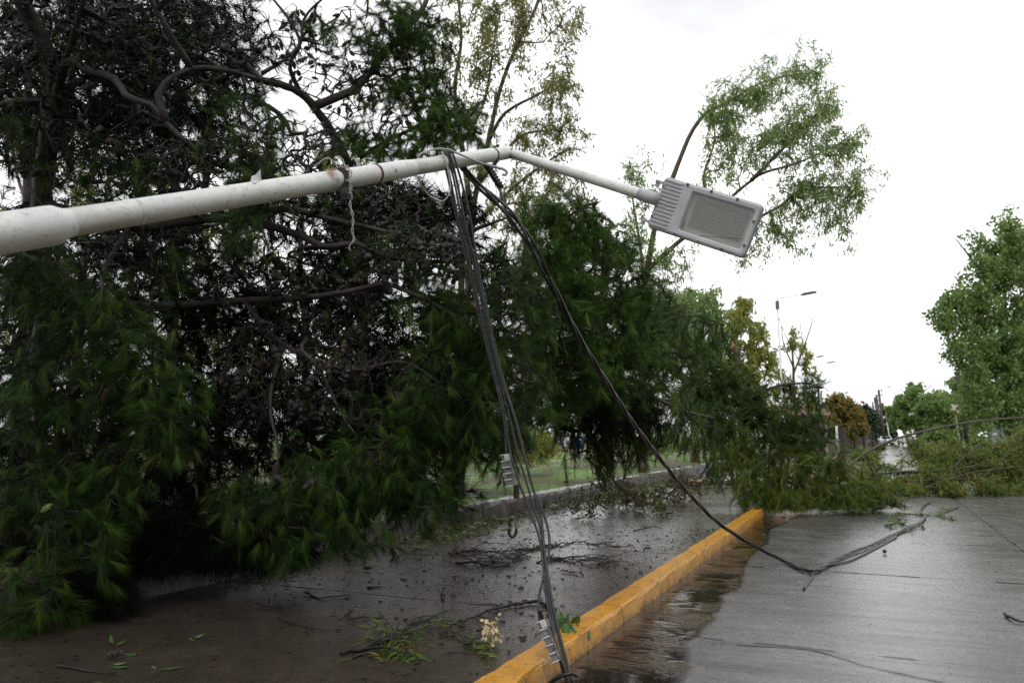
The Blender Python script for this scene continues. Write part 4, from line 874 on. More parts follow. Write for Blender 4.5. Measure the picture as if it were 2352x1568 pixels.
heap('fallen_branch_pile', 'broken leafy branches lying on the lawn under the drooping pine limb', [(np.array([G(1500, 1035, .6), G(1560, 1032, .7), G(1640, 1030, .6)]), .05, .03)],
    [(1530, 1010, 26, 60, 18, 1.2, 70), (1620, 1005, 27, 60, 20, 1.2, 70)], 91, M['euc'], z=.4, per=20, ln=.2, lw=.05)
# split orange logs behind the kerb
for lab, P, r in (('short orange split log lying on the pavement below the fallen limb', [G(1580, 1112, .2), G(1640, 1108, .22), G(1700, 1110, .2)], .07), ('orange torn log end leaning up beside the fallen pine limb', [G(1625, 1092, .2), G(1660, 1078, .45), G(1700, 1074, .6)], .06), ('long orange split log lying on the lawn', [G(1520, 1036, .5), G(1600, 1032, .52), G(1690, 1030, .5)], .07)):
    t = empty('split_log', P[0], lab, 'log'); limb(np.array(P), r, r * .8, 'log', M['euc_bark'], t, R0, 8, .12)
    mb = MB(); c = (np.array(P[0]) * .45 + np.array(P[1]) * .55); ax = nrm(np.array(P[1]) - P[0])
    for i in range(7):
        s = c + ax * R0.normal(0, .16) + np.array([0, 0, r * .8]) + R0.normal(0, .02, 3); mb.tube([s - ax * .15, s + [0, 0, .02], s + ax * .15], [.004, .035, .004], 4, False)
    o = mb.build('torn_face', M['fresh'], t); o['kind'] = 'stuff'

# lawn grass on the verge
rng = np.random.default_rng(93); n = 26000
gx_, gy_ = -6.3 - 16 * rng.random(n) ** 1.4, 12 + 34 * rng.random(n)
k_ = np.sin(gx_ * .7 + 1) + np.sin(gy_ * .55) + .7 * np.sin(gx_ * 1.3 + gy_ * .9); keep = k_ > -.1 - .9 * (gy_ > 19); gx_, gy_ = gx_[keep], gy_[keep]; n = len(gx_)
P = np.c_[gx_, gy_, hz(gx_, gy_) - .01]; D = nrm(rng.normal(0, .45, (n, 3)) + [0, 0, 1])
V, F, r = needles(P, D, 1, .10, .012, rng, 0, 0, (0, .3), 0)
me = mesh_np('lawn_grass', V, F, r); o = add('lawn_grass', me, M['grass']); tag(o, 'short patchy lawn grass on the verge beyond the pines', 'grass', kind='stuff')

# ------------------------------------------------------------------ the leaning lamp post
def pd(x): return 1 / (.3226 - .0001459 * x)
A0 = at(0, 537, pd(0)); A1 = at(1168, 350, pd(1168)); ax = nrm(A1 - A0); LP = np.linalg.norm(A1 - A0)
def onp(px):                                   # point of the pole's axis seen at image column px
    f = px / 1168; return at(px, 537 + (350 - 537) * f, pd(px))
def axis_at(px):
    q = onp(px); return A0 + ax * ((q - A0) @ ax)
tb = (A0[2] - .2) / ax[2]; foot = A0 - ax * tb
post = empty('fallen_lamp_post', foot, 'white steel street lamp post toppled across the scene with its lamp head still attached', 'lamp post')
def ringed(segs, name, m, parent, k=28):
    mb = MB(); mb.tube(np.array([s[0] for s in segs]), np.array([s[1] for s in segs]), k); return mb.build(name, m, parent, True)
a, b = axis_at(112), axis_at(150)
ringed([(foot, .0825)] + [(foot + (a - foot) * t, .0825) for t in (.3, .6, .85, .97)] + [(a, .0825), (a + (b - a) * .35, .081), (a + (b - a) * .7, .070), (b, .062), (b + ax * .02, .0605)], 'lower_tube', M['pole'], post)
c, d_ = axis_at(925), axis_at(945)
ringed([(b, .060)] + [(b + (c - b) * t, .060) for t in (.2, .4, .6, .8)] + [(c, .060), (d_, .0555), (d_ + ax * .01, .055)], 'middle_tube', M['pole'], post)
ringed([(d_, .0545), (d_ + (A1 - d_) * .5, .0545), (A1 - ax * .03, .0545), (A1, .053), (A1 + ax * .02, .046), (A1 + ax * .03, .03), (A1 + ax * .034, .008)], 'upper_tube', M['pole'], post)
for px, r in ((862, .0635), (1132, .058), (312, .0608)):
    q = axis_at(px); ringed([(q - ax * .010, r - .004), (q - ax * .009, r), (q + ax * .009, r), (q + ax * .010, r - .004)], 'clamp_band' if px > 400 else 'tape_mark', M['rust'] if px > 400 else M['paper'], post)
# bolt stubs and torn things on the pole
view = nrm(CAM - axis_at(800)); side = nrm(np.cross(ax, view)); upn = nrm(np.cross(view, ax)); upn = upn if upn[2] > 0 else -upn
q = axis_at(828) + upn * .06; ringed([(q, .012), (q + upn * .03, .010), (q + upn * .035, .017), (q + upn * .05, .015)], 'bolt', M['pole'], post, 10)
q = axis_at(905) + view * .058; ringed([(q, .016), (q + view * .03, .013)], 'bolt', M['rust'], post, 8)
mb = MB(); q = axis_at(1142) + upn * .056; mb.box(q, (.045, .022, .009), [ax, view, upn]); mb.box(q + ax * .03 + upn * .012, (.02, .028, .006), [ax, view, upn]); mb.build('band_buckle', M['dark'], post)
q = axis_at(795) + upn * .062
mb = MB(); mb.box(q, (.045, .03, .014), [ax, view, upn]); mb.box(q - ax * .10 - upn * .002, (.035, .03, .012), [ax, view, upn]); mb.build('terminal_block', M['stone'], post)
q = axis_at(590) + upn * .058
mb = MB(); mb.put([q - ax * .03, q + ax * .05, q + ax * .062 + upn * .06, q + ax * .02 + upn * .035, q - ax * .01 + upn * .03, q + ax * .01 + view * .02], [[0, 5, 4], [5, 3, 4], [5, 1, 3], [1, 2, 3]]); mb.build('paper_scrap', M['paper'], post)
rng = np.random.default_rng(5); mb = MB()
for i in range(9):
    s = axis_at(560 + 60 * rng.random()) + view * .055 + upn * rng.uniform(-.02, .045); e = s + ax * rng.uniform(-.09, .09) + upn * rng.uniform(-.05, .03) + view * .004; mb.tube([s, (s + e) / 2 + view * .008, e], .0013, 3, False)
o = mb.build('stuck_needles', M['dark'], post); o['kind'] = 'stuff'
# bracket arm
B1 = at(1500, 455, 5.45); av = nrm(B1 - A1)
arm_s = A1 - ax * .005 + av * .02
ringed([(arm_s, .0385)] + [(arm_s + (B1 - arm_s) * t, .0385) for t in (.25, .5, .75, .93)] + [(arm_s + (B1 - arm_s) * .935, .0385)], 'arm', M['pole'], post, 20)
s0 = arm_s + (B1 - arm_s) * .925
ringed([(s0, .043), (s0 + av * .045, .043), (s0 + av * .05, .046), (s0 + av * .10, .047), (s0 + av * .105, .044), (B1 + av * .05, .046)], 'arm_collar', M['housing'], post, 20)
q = A1 - ax * .01; ringed([(q + av * .01, .046), (q + av * .05, .0415), (q + av * .06, .039)], 'weld', M['rust'], post, 16)

# lamp head: frame from its four corners
TL, TR, BR, BL = at(1523, 403, 5.42), at(1757, 471, 5.12), at(1706, 593, 5.16), at(1489, 521, 5.46)
LX = nrm((TR - TL) + (BR - BL)); LY = (BL - TL) + (BR - TR); LY = nrm(LY - LX * (LY @ LX)); LZ = np.cross(LX, LY); LZ = LZ if LZ @ (CAM - TL) > 0 else -LZ
LC = (TL + TR + BR + BL) / 4; HX = (np.linalg.norm(TR - TL) + np.linalg.norm(BR - BL)) / 4; HY = (np.linalg.norm(BL - TL) + np.linalg.norm(BR - TR)) / 4
def lp(x, y, z=0): return LC + LX * x * HX + LY * y * HY + LZ * z      # x,y in -1..1 across the head, z towards the viewer
def rrect(x0, x1, y0, y1, r, z, n=5):
    P = []
    for cx, cy, a0 in ((x1 * HX - r, y1 * HY - r, 0), (x0 * HX + r, y1 * HY - r, 90), (x0 * HX + r, y0 * HY + r, 180), (x1 * HX - r, y0 * HY + r, 270)):
        for t in np.linspace(0, 90, n): P.append(LC + LX * (cx + r * math.cos(math.radians(a0 + t))) + LY * (cy + r * math.sin(math.radians(a0 + t))) + LZ * z)
    return np.array(P)
def loops(Ls, name, m, parent, cap0=False, cap1=False, smooth=False):
    mb = MB(); k = len(Ls[0]); mb.put(np.concatenate(Ls)); i = np.arange(k); j = (i + 1) % k
    mb.F[4] = [np.c_[i + a * k, j + a * k, j + (a + 1) * k, i + (a + 1) * k] for a in range(len(Ls) - 1)]
    if cap0: mb.F.setdefault(k, []).append(np.array([i[::-1]]))
    if cap1: mb.F.setdefault(k, []).append(np.array([i + (len(Ls) - 1) * k]))
    return mb.build(name, m, parent, smooth)
WX0, WX1, WY0, WY1 = -.36, .88, -.72, .74                              # the glass opening
o0, o1, o2, o3 = rrect(-.90, .93, -.86, .86, .03, -.085), rrect(-1, 1, -1, 1, .03, -.052), rrect(-1, 1, -1, 1, .03, -.012), rrect(-.985, .985, -.97, .97, .026, 0)
lum = loops([o0, o1, o2, o3, rrect(-.95, .95, -.90, .90, .02, .006), rrect(WX0 - .03, WX1 + .03, WY0 - .05, WY1 + .05, .02, .004), rrect(WX0, WX1, WY0, WY1, .018, -.004), rrect(WX0, WX1, WY0, WY1, .018, -.046)], 'luminaire', M['housing'], post, True)
lum['label'] = 'grey rectangular lamp head with cracked glass facing down'
loops([rrect(-1.006, 1.006, -1.012, 1.012, .031, -.030), rrect(-1.006, 1.006, -1.012, 1.012, .031, -.022)], 'gasket', M['dark'], lum)
mb = MB(); mb.ngon(rrect(WX0 - .01, WX1 + .01, WY0 - .02, WY1 + .02, .018, -.044)); mb.build('reflector', M['white'], lum)
mb = MB(); P = rrect(WX0 + .10, WX1 - .08, WY0 + .12, WY1 - .26, .01, -.036); mb.ngon(P); mb.build('led_board', M['led'], lum)
mb = MB()
for ix in range(15):
    for iy in range(8):
        x = WX0 + .16 + ix * (WX1 - WX0 - .30) / 14; y = WY0 + .22 + iy * (WY1 - WY0 - .60) / 7; c0 = lp(x, y, -.0355); rr = .011
        a = np.linspace(0, 2 * math.pi, 6, endpoint=False); V = [c0 + (LX * math.cos(q) + LY * math.sin(q)) * rr for q in a] + [c0 + (LX * math.cos(q) + LY * math.sin(q)) * rr * .6 + LZ * .006 for q in a]
        i6 = np.arange(6); j6 = (i6 + 1) % 6; mb.put(V, np.c_[i6, j6, j6 + 6, i6 + 6], [list(range(6, 12))])
o = mb.build('led_lenses', M['lens'], lum); o['kind'] = 'stuff'
mb = MB(); mb.ngon(rrect(WX0 - .004, WX1 + .004, WY0 - .008, WY1 + .008, .018, -.006)); mb.build('glass_pane', M['glass'], lum)
mb = MB(); e0, e1 = lp(WX0 + .42, WY1 - .01, -.0045), lp(WX1 - .01, .34, -.0045); u = nrm(np.cross(e1 - e0, LZ)) * .0016
mb.put([e0 - u, e1 - u * .6, e1 + u * .6, e0 + u], [[0, 1, 2, 3]]); mb.build('glass_crack', M['dark'], lum)
mb = MB(); pz = [lp(WX0 + .05 + .013 * (i % 2), .40 + .04 * i, -.005) for i in range(7)]; mb.tube(pz, .0028, 4); mb.build('warning_mark', M['dark'], lum)
for i in range(13):
    y = -.86 + 1.72 * i / 12; mb = MB(); V = []
    for x, h in ((-.955, .004), (-.95, .012), (-.60, .012), (-.565, .006)):
        V += [lp(x, y - .022, .004), lp(x, y - .010, h), lp(x, y + .010, h), lp(x, y + .022, .004)]
    i4 = np.arange(3)[:, None] * 4; j4 = np.arange(3)[None]; mb.put(V, np.stack([i4 + j4, i4 + 4 + j4, i4 + 5 + j4, i4 + 1 + j4], -1).reshape(-1, 4), [[0, 1, 2, 3]], ); mb.build('cooling_rib', M['housing'], lum)
for x, y in ((-.50, -.93), (-.02, -.93), (.50, -.93), (-.95, -.62), (-.95, .55), (-.40, .93), (.08, .93), (.56, .93), (.93, -.35), (.93, .55)):
    c0 = lp(x, y, .0); ringed([(c0, .0105), (c0 + LZ * .011, .0105), (c0 + LZ * .012, .005)], 'bolt', M['alloy'], lum, 10)
    c1 = c0 + LZ * .0125; ringed([(c1, .0062), (c1 + LZ * .001, .0058)], 'bolt_socket', M['dark'], lum, 8)
for y in (-.72, .80):
    mb = MB(); mb.box(lp(-1.02, y, -.004), (.045, .009, .007), [LX, LY, LZ]); mb.box(lp(-1.10, y + .05, -.012), (.012, .022, .012), [LX, LY, LZ]); mb.box(lp(-.97, y, -.02), (.012, .014, .02), [LX, LY, LZ]); mb.build('latch', M['alloy'], lum)
mb = MB()
for i in range(16): mb.box(LC + LX * HX * (-.8 + 1.6 * i / 15) - LZ * .098, (.004, HY * .78, .014), [LX, LY, LZ])
o = mb.build('heat_fins', M['housing'], lum); o['kind'] = 'stuff'

# ------------------------------------------------------------------ cables
def cable(P, r, name, m, parent, k=8, n=6):
    mb = MB(); mb.tube(spline(P, n), r, k); return mb.build(name, m, parent, True)
def zd(y):        # depth of the grey bundle at image row y
    return float(np.interp(y, [340, 420, 600, 840, 1010, 1080, 1230, 1370, 1470, 1568, 1640], [5.72, 5.74, 5.75, 5.72, 5.66, 5.6, 5.45, 5.25, 5.1, 4.95, 4.85]))
bun = empty('cable_bundle', gr(1335, 1640, .02), 'bundle of grey weathered cables draped over the pole and trailing down to the yellow kerb', 'cables')
over = [axis_at(1038) + upn * .01 - view * .075, axis_at(1034) + upn * .075 - view * .02]
CB = [
    [(1022, 356), (1036, 420), (1054, 510), (1078, 600), (1104, 720), (1130, 830), (1150, 910), (1160, 960), (1170, 1030), (1186, 1090), (1205, 1140), (1222, 1185), (1240, 1240), (1248, 1300), (1255, 1370), (1268, 1440), (1284, 1500), (1302, 1560), (1320, 1620)],
    [(1028, 354), (1044, 420), (1062, 510), (1086, 600), (1112, 720), (1138, 830), (1158, 910), (1174, 975), (1192, 1050), (1210, 1110), (1226, 1165), (1240, 1210), (1250, 1270), (1256, 1330), (1264, 1390), (1278, 1450), (1294, 1510), (1308, 1560), (1328, 1625)],
    [(1033, 352), (1050, 420), (1070, 520), (1091, 600), (1117, 720), (1141, 830), (1162, 900), (1182, 960), (1200, 1030), (1216, 1090), (1232, 1150), (1244, 1200), (1250, 1260), (1260, 1330), (1270, 1390), (1284, 1450), (1298, 1505), (1314, 1560), (1334, 1620)],
    [(1040, 352), (1066, 440), (1080, 500), (1094, 590), (1119, 715), (1145, 830), (1166, 905), (1190, 985), (1206, 1050), (1222, 1115), (1240, 1158), (1254, 1195), (1262, 1240), (1258, 1290), (1246, 1335), (1238, 1370), (1237, 1405), (1243, 1432)],
    [(1018, 358), (1031, 420), (1050, 510), (1074, 605), (1100, 725), (1127, 835), (1147, 915), (1157, 965), (1161, 1005), (1163, 1045)],
]
for i, P in enumerate(CB):
    pts = [over[0] + ax * .012 * (i - 2), over[1] + ax * .012 * (i - 2)] + [at(x, y, zd(y) - .005 * (i % 3)) for x, y in P]
    if i < 3: pts += [gr(1340 + 12 * i, 1662 + 10 * i, .02), gr(1420 + 14 * i, 1720, .015)]
    cable(pts, (.0088, .0078, .0092, .0084, .0072)[i], 'cable', M['cable'], bun, 10)
def clamp(p0, p1, w, name, fl):
    p0, p1 = np.asarray(p0), np.asarray(p1); a = nrm(p1 - p0); Ln = np.linalg.norm(p1 - p0); v = nrm(CAM - p0); s = nrm(np.cross(a, v)); s = s if s @ RGT > 0 else -s; v = np.cross(s, a) if np.cross(s, a) @ v > 0 else -np.cross(s, a)
    c0 = (p0 + p1) / 2
    mb = MB(); mb.box(c0, (Ln / 2, w * .42, w * .28), [a, s, v]); mb.box(c0 + s * w * .40 + v * w * .10, (Ln / 2, w * .13, w * .36), [a, s, v]); o = mb.build('cable_clamp', M['clamp'], bun)
    for i in range(6):
        q = p0 + a * Ln * (.02 + .96 * i / 5); m2 = MB(); f = -fl
        V = [q + s * w * e + v * h for e, h in ((f * .68, -w * .25), (f * .68, w * .18), (f * .45, w * .42), (-f * .45, w * .42), (-f * .52, -w * .25))]
        m2.put(np.concatenate([np.array(V) - a * .004, np.array(V) + a * .004]), [[0, 1, 2, 3, 4], [9, 8, 7, 6, 5]], [[i, i + 5, (i + 1) % 5 + 5, (i + 1) % 5] for i in range(5)]); m2.build('fin', M['fin'], o)
    m2 = MB(); m2.box(p0 + a * Ln * .10 + v * w * .40 + s * w * .1, (.022, w * .28, .006), [a, s, v]); m2.box(p0 + a * Ln * .10 + v * w * .47 + s * w * .1, (.008, w * .12, .006), [a, s, v]); m2.build('catch', M['fin'], o)
    return a, s, v
clamp(at(1243, 1424, 5.03), at(1279, 1520, 4.92), .062, 'a', 1)
clamp(at(1161, 1042, 5.55), at(1173, 1116, 5.52), .060, 'b', 1)
mb = MB()
for i in range(4):
    q = at(1240 + 2.5 * i, 1402 + 9 * i, 5.08); mb.tube([q, q + (at(1243, 1413, 5.08) - at(1240, 1402, 5.08)) * .55], .016, 8)
o = mb.build('rubber_boot', M['black'], bun); o['kind'] = 'stuff'
cable([at(1288, 1518, 4.93), at(1296, 1545, 4.93), at(1310, 1580, 4.9)], .012, 'cable', M['black'], bun)
q0, q1, q2, q3 = at(1270, 1562, 4.9), at(1288, 1552, 4.86), at(1312, 1546, 4.86), at(1325, 1552, 4.92)
cable([at(1240, 1600, 4.9), at(1262, 1570, 4.9), q1, q2, q3], .012, 'cable_tie', M['black'], bun)
for x0, x1 in ((1174, 1169), (1190, 1184)): cable([at(x0, 1112, 5.52), at((x0 + x1) / 2 - 1, 1160, 5.5), at(x1, 1222, 5.5)], .0028, 'hook_rod', M['rust'], bun, 5)
cable([at(1169, 1212, 5.5), at(1170, 1226, 5.5), at(1177, 1233, 5.5), at(1184, 1226, 5.5), at(1186, 1212, 5.5)], .0095, 'hook', M['black'], bun, 8)
mb = MB(); q = at(1186, 1128, 5.54); mb.box(q, (.02, .018, .045), [RGT, FWD, UPV]); mb.build('connector_block', M['black'], bun)

blk = empty('black_cable', gr(1860, 1312, .02), 'thick black twisted cable swooping from the pole down onto the wet road', 'cable')
BP = [axis_at(1062) + upn * .055 - view * .05, axis_at(1063) - upn * .02 - view * .07, at(1066, 390, 6.08), at(1100, 425, 6.08), at(1150, 472, 6.08), at(1185, 507, 6.08), at(1230, 580, 6.1), at(1270, 660, 6.2), at(1310, 738, 6.4), at(1350, 808, 6.7), at(1400, 888, 7.1), at(1450, 965, 7.6), at(1500, 1032, 8.1), at(1560, 1108, 8.7), at(1600, 1152, 9.1), at(1640, 1192, 9.4), at(1690, 1228, 9.6), at(1750, 1262, 9.7), at(1800, 1287, 9.7)] + [gr(x, y, .03) for x, y in ((1850, 1309), (1872, 1309), (1900, 1296), (1950, 1270), (2000, 1252), (2050, 1228), (2095, 1208), (2118, 1196), (2124, 1184), (2114, 1172), (2122, 1160), (2136, 1152))]
C0 = spline(BP, 14); T = nrm(np.gradient(C0, axis=0)); u = nrm(np.cross(T, [0, 0, 1])); w_ = np.cross(T, u); s = np.concatenate([[0], np.cumsum(np.linalg.norm(np.diff(C0, axis=0), axis=1))])
for i in range(3):
    ph = s * 5.5 + i * 2.094; sp = .0125 + .014 * np.exp(-((s - .8) / .5) ** 2)
    P = C0 + u * (np.cos(ph) * sp)[:, None] + w_ * (np.sin(ph) * sp)[:, None]; P[:, 2] = np.maximum(P[:, 2], .013); mb = MB(); mb.tube(P, .0115, 7); mb.build('strand', M['black'], blk, True)
cable([at(1108, 372, 6.3), at(1121, 384, 6.28), at(1146, 432, 6.2), at(1157, 465, 6.16), at(1168, 503, 6.12), at(1185, 530, 6.08)], .011, 'drop_wire', M['black'], blk)
mb = MB(); g0, g1 = at(1119, 380, 6.28), at(1151, 431, 6.2); t_ = np.linspace(0, 1, 90)[:, None]; axg = nrm(g1 - g0); uu = nrm(np.cross(axg, UPV)); vv = np.cross(axg, uu)
mb.tube(g0 + (g1 - g0) * t_ + uu * np.cos(t_ * 50) * .022 + vv * np.sin(t_ * 50) * .022, .009, 5); mb.tube(g0 + (g1 - g0) * np.linspace(0, 1, 5)[:, None], .02, 8); o = mb.build('spiral_grip', M['black'], blk, True)
cable([at(1118, 378, 6.26), at(1140, 384, 6.26), at(1158, 390, 6.26), at(1164, 396, 6.26), at(1161, 402, 6.26), at(1153, 401, 6.26)], .010, 'hook', M['alloy'], blk, 7)
cable([gr(1860, 1312, .02), gr(1866, 1322, .015), gr(1858, 1335, .012), gr(1846, 1352, .012)], .012, 'loose_end', M['black'], blk)
cable([gr(1900, 1298, .02), gr(1955, 1285, .015), gr(2010, 1258, .015), gr(2060, 1232, .015)], .013, 'strand', M['black'], blk)

lw = empty('loose_wire', axis_at(1000), 'thin grey wire looped loosely round the pole beside the cable bundle', 'wire')
cable([axis_at(965) - upn * .08 - view * .02] + [at(x, y, 5.64) for x, y in ((963, 405), (966, 420), (976, 438), (990, 452), (1014, 462), (1027, 454), (1034, 437), (1033, 415), (1028, 385), (1020, 360))] + [axis_at(1018) + upn * .075 + view * .03], .0055, 'wire', M['wire'], lw, 6)
cable([axis_at(965) - view * .06, axis_at(968) + upn * .075, at(981, 348, 5.55), at(1003, 342, 5.6), at(1023, 343, 5.66), at(1045, 350, 5.75), at(1067, 359, 5.86), at(1095, 371, 6.02), at(1131, 383, 6.22)], .007, 'wire', M['wire'], lw, 6)
hw = empty('hanging_wire', axis_at(792) - upn * .06, 'pale twisted wire pair and black connectors dangling from the rusty spot of the pole', 'wire')
for k_, amp in ((0, 1), (1, -1)):
    P = []
    for i, (x, y) in enumerate(((778, 358), (786, 368), (795, 384), (806, 393), (806, 410), (804, 430), (806, 450), (804, 470), (809, 490), (811, 510), (809, 530), (813, 550), (805, 564), (802, 576))):
        P.append(at(x + amp * (2.2 if i % 2 else -2.2), y + (k_ * -6 if i > 11 else 0), pd(795) - .10))
    cable(P, .0028, 'wire', M['wire'], hw, 5, 7)
cable([at(x, y, pd(795) - .09) for x, y in ((720, 383), (735, 372), (748, 364), (760, 366), (770, 376), (778, 390), (785, 402))], .004, 'wire', M['wire'], hw, 5)
for x, y, h in ((786, 408, .055), (793, 437, .05)):
    mb = MB(); q = at(x, y, pd(795) - .085); mb.box(q, (.022, .02, h), [RGT, FWD, UPV]); mb.box(q + RGT * .025 + UPV * .02, (.016, .014, .022), [RGT, FWD, UPV]); mb.box(q + RGT * .012 - UPV * h * .8, (.028, .02, .016), [RGT, FWD, UPV]); mb.build('connector', M['black'], hw)

# ------------------------------------------------------------------ far street
def lamp(px, d, top, arm, label, lean=0, z=.35, r=.07):
    b = base_at(px + 8, d, z); tp = at(px, top, d); t = empty('street_lamp', b, label, 'street lamp', 'street lamps along the verge')
    mb = MB(); mid = b + (tp - b) * .5; mb.tube([b, b + (tp - b) * .35, b + (tp - b) * .36, tp], [r, r, r * .75, r * .6], 10); mb.build('post', M['post'], t, True)
    e = at(px + arm * .62, top - arm * .10, d - .3); mb = MB(); mb.tube([tp, (tp + e) / 2, e], r * .42, 8); mb.build('arm', M['post'], t, True)
    f = at(px + arm, top - arm * .17, d - .45); a = nrm(f - e); s = nrm(np.cross(a, [0, 0, 1])); u = np.cross(s, a)
    mb = MB(); mb.box((e + f) / 2, (np.linalg.norm(f - e) / 2, .16, .05), [a, s, u]); mb.box((e + f) / 2 + u * .055, (np.linalg.norm(f - e) / 2.6, .11, .03), [a, s, u]); mb.build('lamp_head', M['head'], t)
    mb = MB(); mb.box(tp - [0, 0, .35], (.10, .10, .22)); mb.build('bracket', M['head'], t); return t
lamp(1785, 44, 686, 90, 'standing white street lamp with slanted wires, nearest of the lamps still upright')
lamp(1873, 92, 838, 44, 'second standing street lamp, further along than the nearest upright one', r=.08)
lamp(1851, 84, 824, 40, 'thin street lamp just left of the second upright one', r=.05)
lamp(2024, 150, 892, 22, 'far white street lamp beside the bare wooden poles', r=.13)
# slack service wires from the nearest lamp
sv = empty('service_wires', at(1785, 720, 44), 'slack dark wires hanging from the nearest upright street lamp', 'wires')
for x1, y1 in ((1905, 900), (1880, 905)): cable([at(1785, 716, 44), at(1800, 760, 44), at(1830, 820, 45), at((x1 + 1830) / 2, (y1 + 820) / 2 + 5, 46), at(x1, y1, 48)], .018, 'wire', M['black'], sv, 5)
sw = empty('overhead_wire', at(1790, 690, 44), 'faint overhead wire crossing the sky from the upright lamp to the tall street tree', 'wire')
cable([at(1790, 690, 44), at(1950, 672, 44), at(2100, 655, 43), at(2240, 637, 42)], .008, 'wire', M['wire'], sw, 5)
sw2 = empty('overhead_wire', at(2010, 905, 120), 'faint overhead wires across the far street at the wooden poles', 'wire')
for y in (905, 935): cable([at(1890, y + 2, 110), at(1950, y + 3, 115), at(2014, y, 120)], .02, 'wire', M['wire'], sw2, 5)
for i, (px, d, top, lab) in enumerate(((2018, 120, 895, 'tallest dark wooden utility pole down the street'), (2009, 135, 912, 'wooden utility pole left of the tallest one'), (2013, 140, 908, 'wooden utility pole squeezed between two others'), (2004, 160, 925, 'shortest and farthest wooden utility pole'))):
    b = base_at(px + 2, d, .2); t = empty('utility_pole', b, lab, 'utility pole', 'utility poles down the street'); tp = at(px, top, d)
    mb = MB(); mb.tube([b, (b + tp) / 2, tp], [.22, .2, .16], 8); mb.build('pole', M['wood_pole'], t, True); mb = MB(); mb.box(tp - [0, 0, .8], (.5, .06, .06)); mb.build('crossarm', M['wood_pole'], t)
b = base_at(2208, 52, .15); t = empty('utility_pole', b, 'black slanting pole in front of the broad green tree', 'utility pole'); tp = at(2198, 857, 52)
mb = MB(); mb.tube([b, (b + tp) / 2, tp], [.13, .11, .09], 8); mb.build('pole', M['dark'], t, True); mb = MB(); mb.box(tp, (.16, .1, .1)); mb.build('cap_bracket', M['dark'], t)
t = empty('street_sign', base_at(2192, 60, .15), 'small white and orange sign beside the black slanting pole', 'sign')
q = at(2193, 938, 60); mb = MB(); mb.tube([base_at(2192, 60, .15), q], .03, 6); mb.build('post', M['post'], t); mb = MB(); mb.box(q, (.26, .02, .32), [RGT, FWD, UPV]); mb.build('face', M['sign'], t); mb = MB(); mb.box(q + RGT * .36, (.1, .022, .26), [RGT, FWD, UPV]); mb.build('edge_panel', M['orange'], t)
# concrete panel fence at the right
f0, f1 = base_at(2258, 42, .1), base_at(2440, 42.5, .1); t = empty('concrete_fence', f0, 'grey concrete panel fence below the tall dense street tree', 'fence'); a = nrm(f1 - f0); nn = np.cross(a, [0, 0, 1]); Ln = np.linalg.norm(f1 - f0)
for i in range(7):
    q = f0 + a * (Ln * i / 7)
    mb = MB(); mb.box(q + [0, 0, 1.08], (.07, .08, 1.10), [a, nn, [0, 0, 1]]); mb.build('fence_post', M['fence'], t)
    for j in range(4):
        mb = MB(); mb.box(q + a * Ln / 14 + nn * R0.normal(0, .008) + [0, 0, .30 + .50 * j], (Ln / 14 - .075, .03, .24), [a, nn, [0, 0, 1]]); mb.build('fence_panel', M['fence'], t)
# wall and house at the left of the far street
w0, w1 = base_at(1925, 60, .05), base_at(1990, 66, .05); t = empty('dark_wall', w0, 'dark brick garden wall below the round orange-yellow tree', 'wall'); a = nrm(w1 - w0); nn = np.cross(a, [0, 0, 1]); Ln = np.linalg.norm(w1 - w0)
mb = MB(); mb.box((w0 + w1) / 2 + [0, 0, .85], (Ln / 2, .1, .9), [a, nn, [0, 0, 1]]); mb.build('wall_face', M['brick'], t); mb = MB(); mb.box((w0 + w1) / 2 + [0, 0, 1.8], (Ln / 2 + .05, .15, .05), [a, nn, [0, 0, 1]]); mb.build('coping', M['house'], t)
for i in range(4):
    mb = MB(); mb.box(w0 + a * Ln * i / 3 + [0, 0, 1.0], (.18, .18, 1.05), [a, nn, [0, 0, 1]]); mb.build('pier', M['brick'], t)
h0 = base_at(1855, 74, 0); t = empty('house', h0, 'brown low house half hidden behind the fallen pine limb', 'house')
A3 = [RGT, nrm(np.cross([0, 0, 1], RGT)), np.array([0, 0, 1.])]
mb = MB(); mb.box(h0 + [0, 0, 1.7], (2.6, 3, 1.7), A3); mb.build('wall', M['house'], t)
mb = MB(); V = [h0 + A3[0] * x + A3[1] * y + [0, 0, z] for x, y, z in ((-2.9, -3.3, 3.35), (2.9, -3.3, 3.35), (2.9, 3.3, 3.35), (-2.9, 3.3, 3.35), (-2.9, 0, 4.3), (2.9, 0, 4.3))]; mb.put(V, [[0, 1, 5, 4], [2, 3, 4, 5], [0, 3, 2, 1]], [[0, 4, 3], [1, 2, 5]]); mb.build('roof', M['roof'], t)
for x in (-1.4, 1.2):
    mb = MB(); mb.box(h0 + A3[0] * x - A3[1] * 3.02 + [0, 0, 1.8], (.55, .04, .6), A3); o = mb.build('window', M['tint'], t); mb = MB(); mb.box(h0 + A3[0] * x - A3[1] * 3.05 + [0, 0, 1.15], (.65, .08, .05), A3); mb.build('sill', M['post'], o)
for px, d, lab in ((1912, 55, 'white post standing at the dark brick wall'), (1888, 52, 'short white post half hidden by the fallen pine limb')):
    t = empty('white_post', base_at(px, d, .05), lab, 'post'); q = base_at(px, d, .05); mb = MB(); mb.tube([q, q + [0, 0, 2.1], q + [0, 0, 2.16]], [.09, .085, .05], 8); mb.build('shaft', M['post'], t, True); mb = MB(); mb.box(q + [0, 0, .08], (.14, .14, .08)); mb.build('footing', M['block'], t)
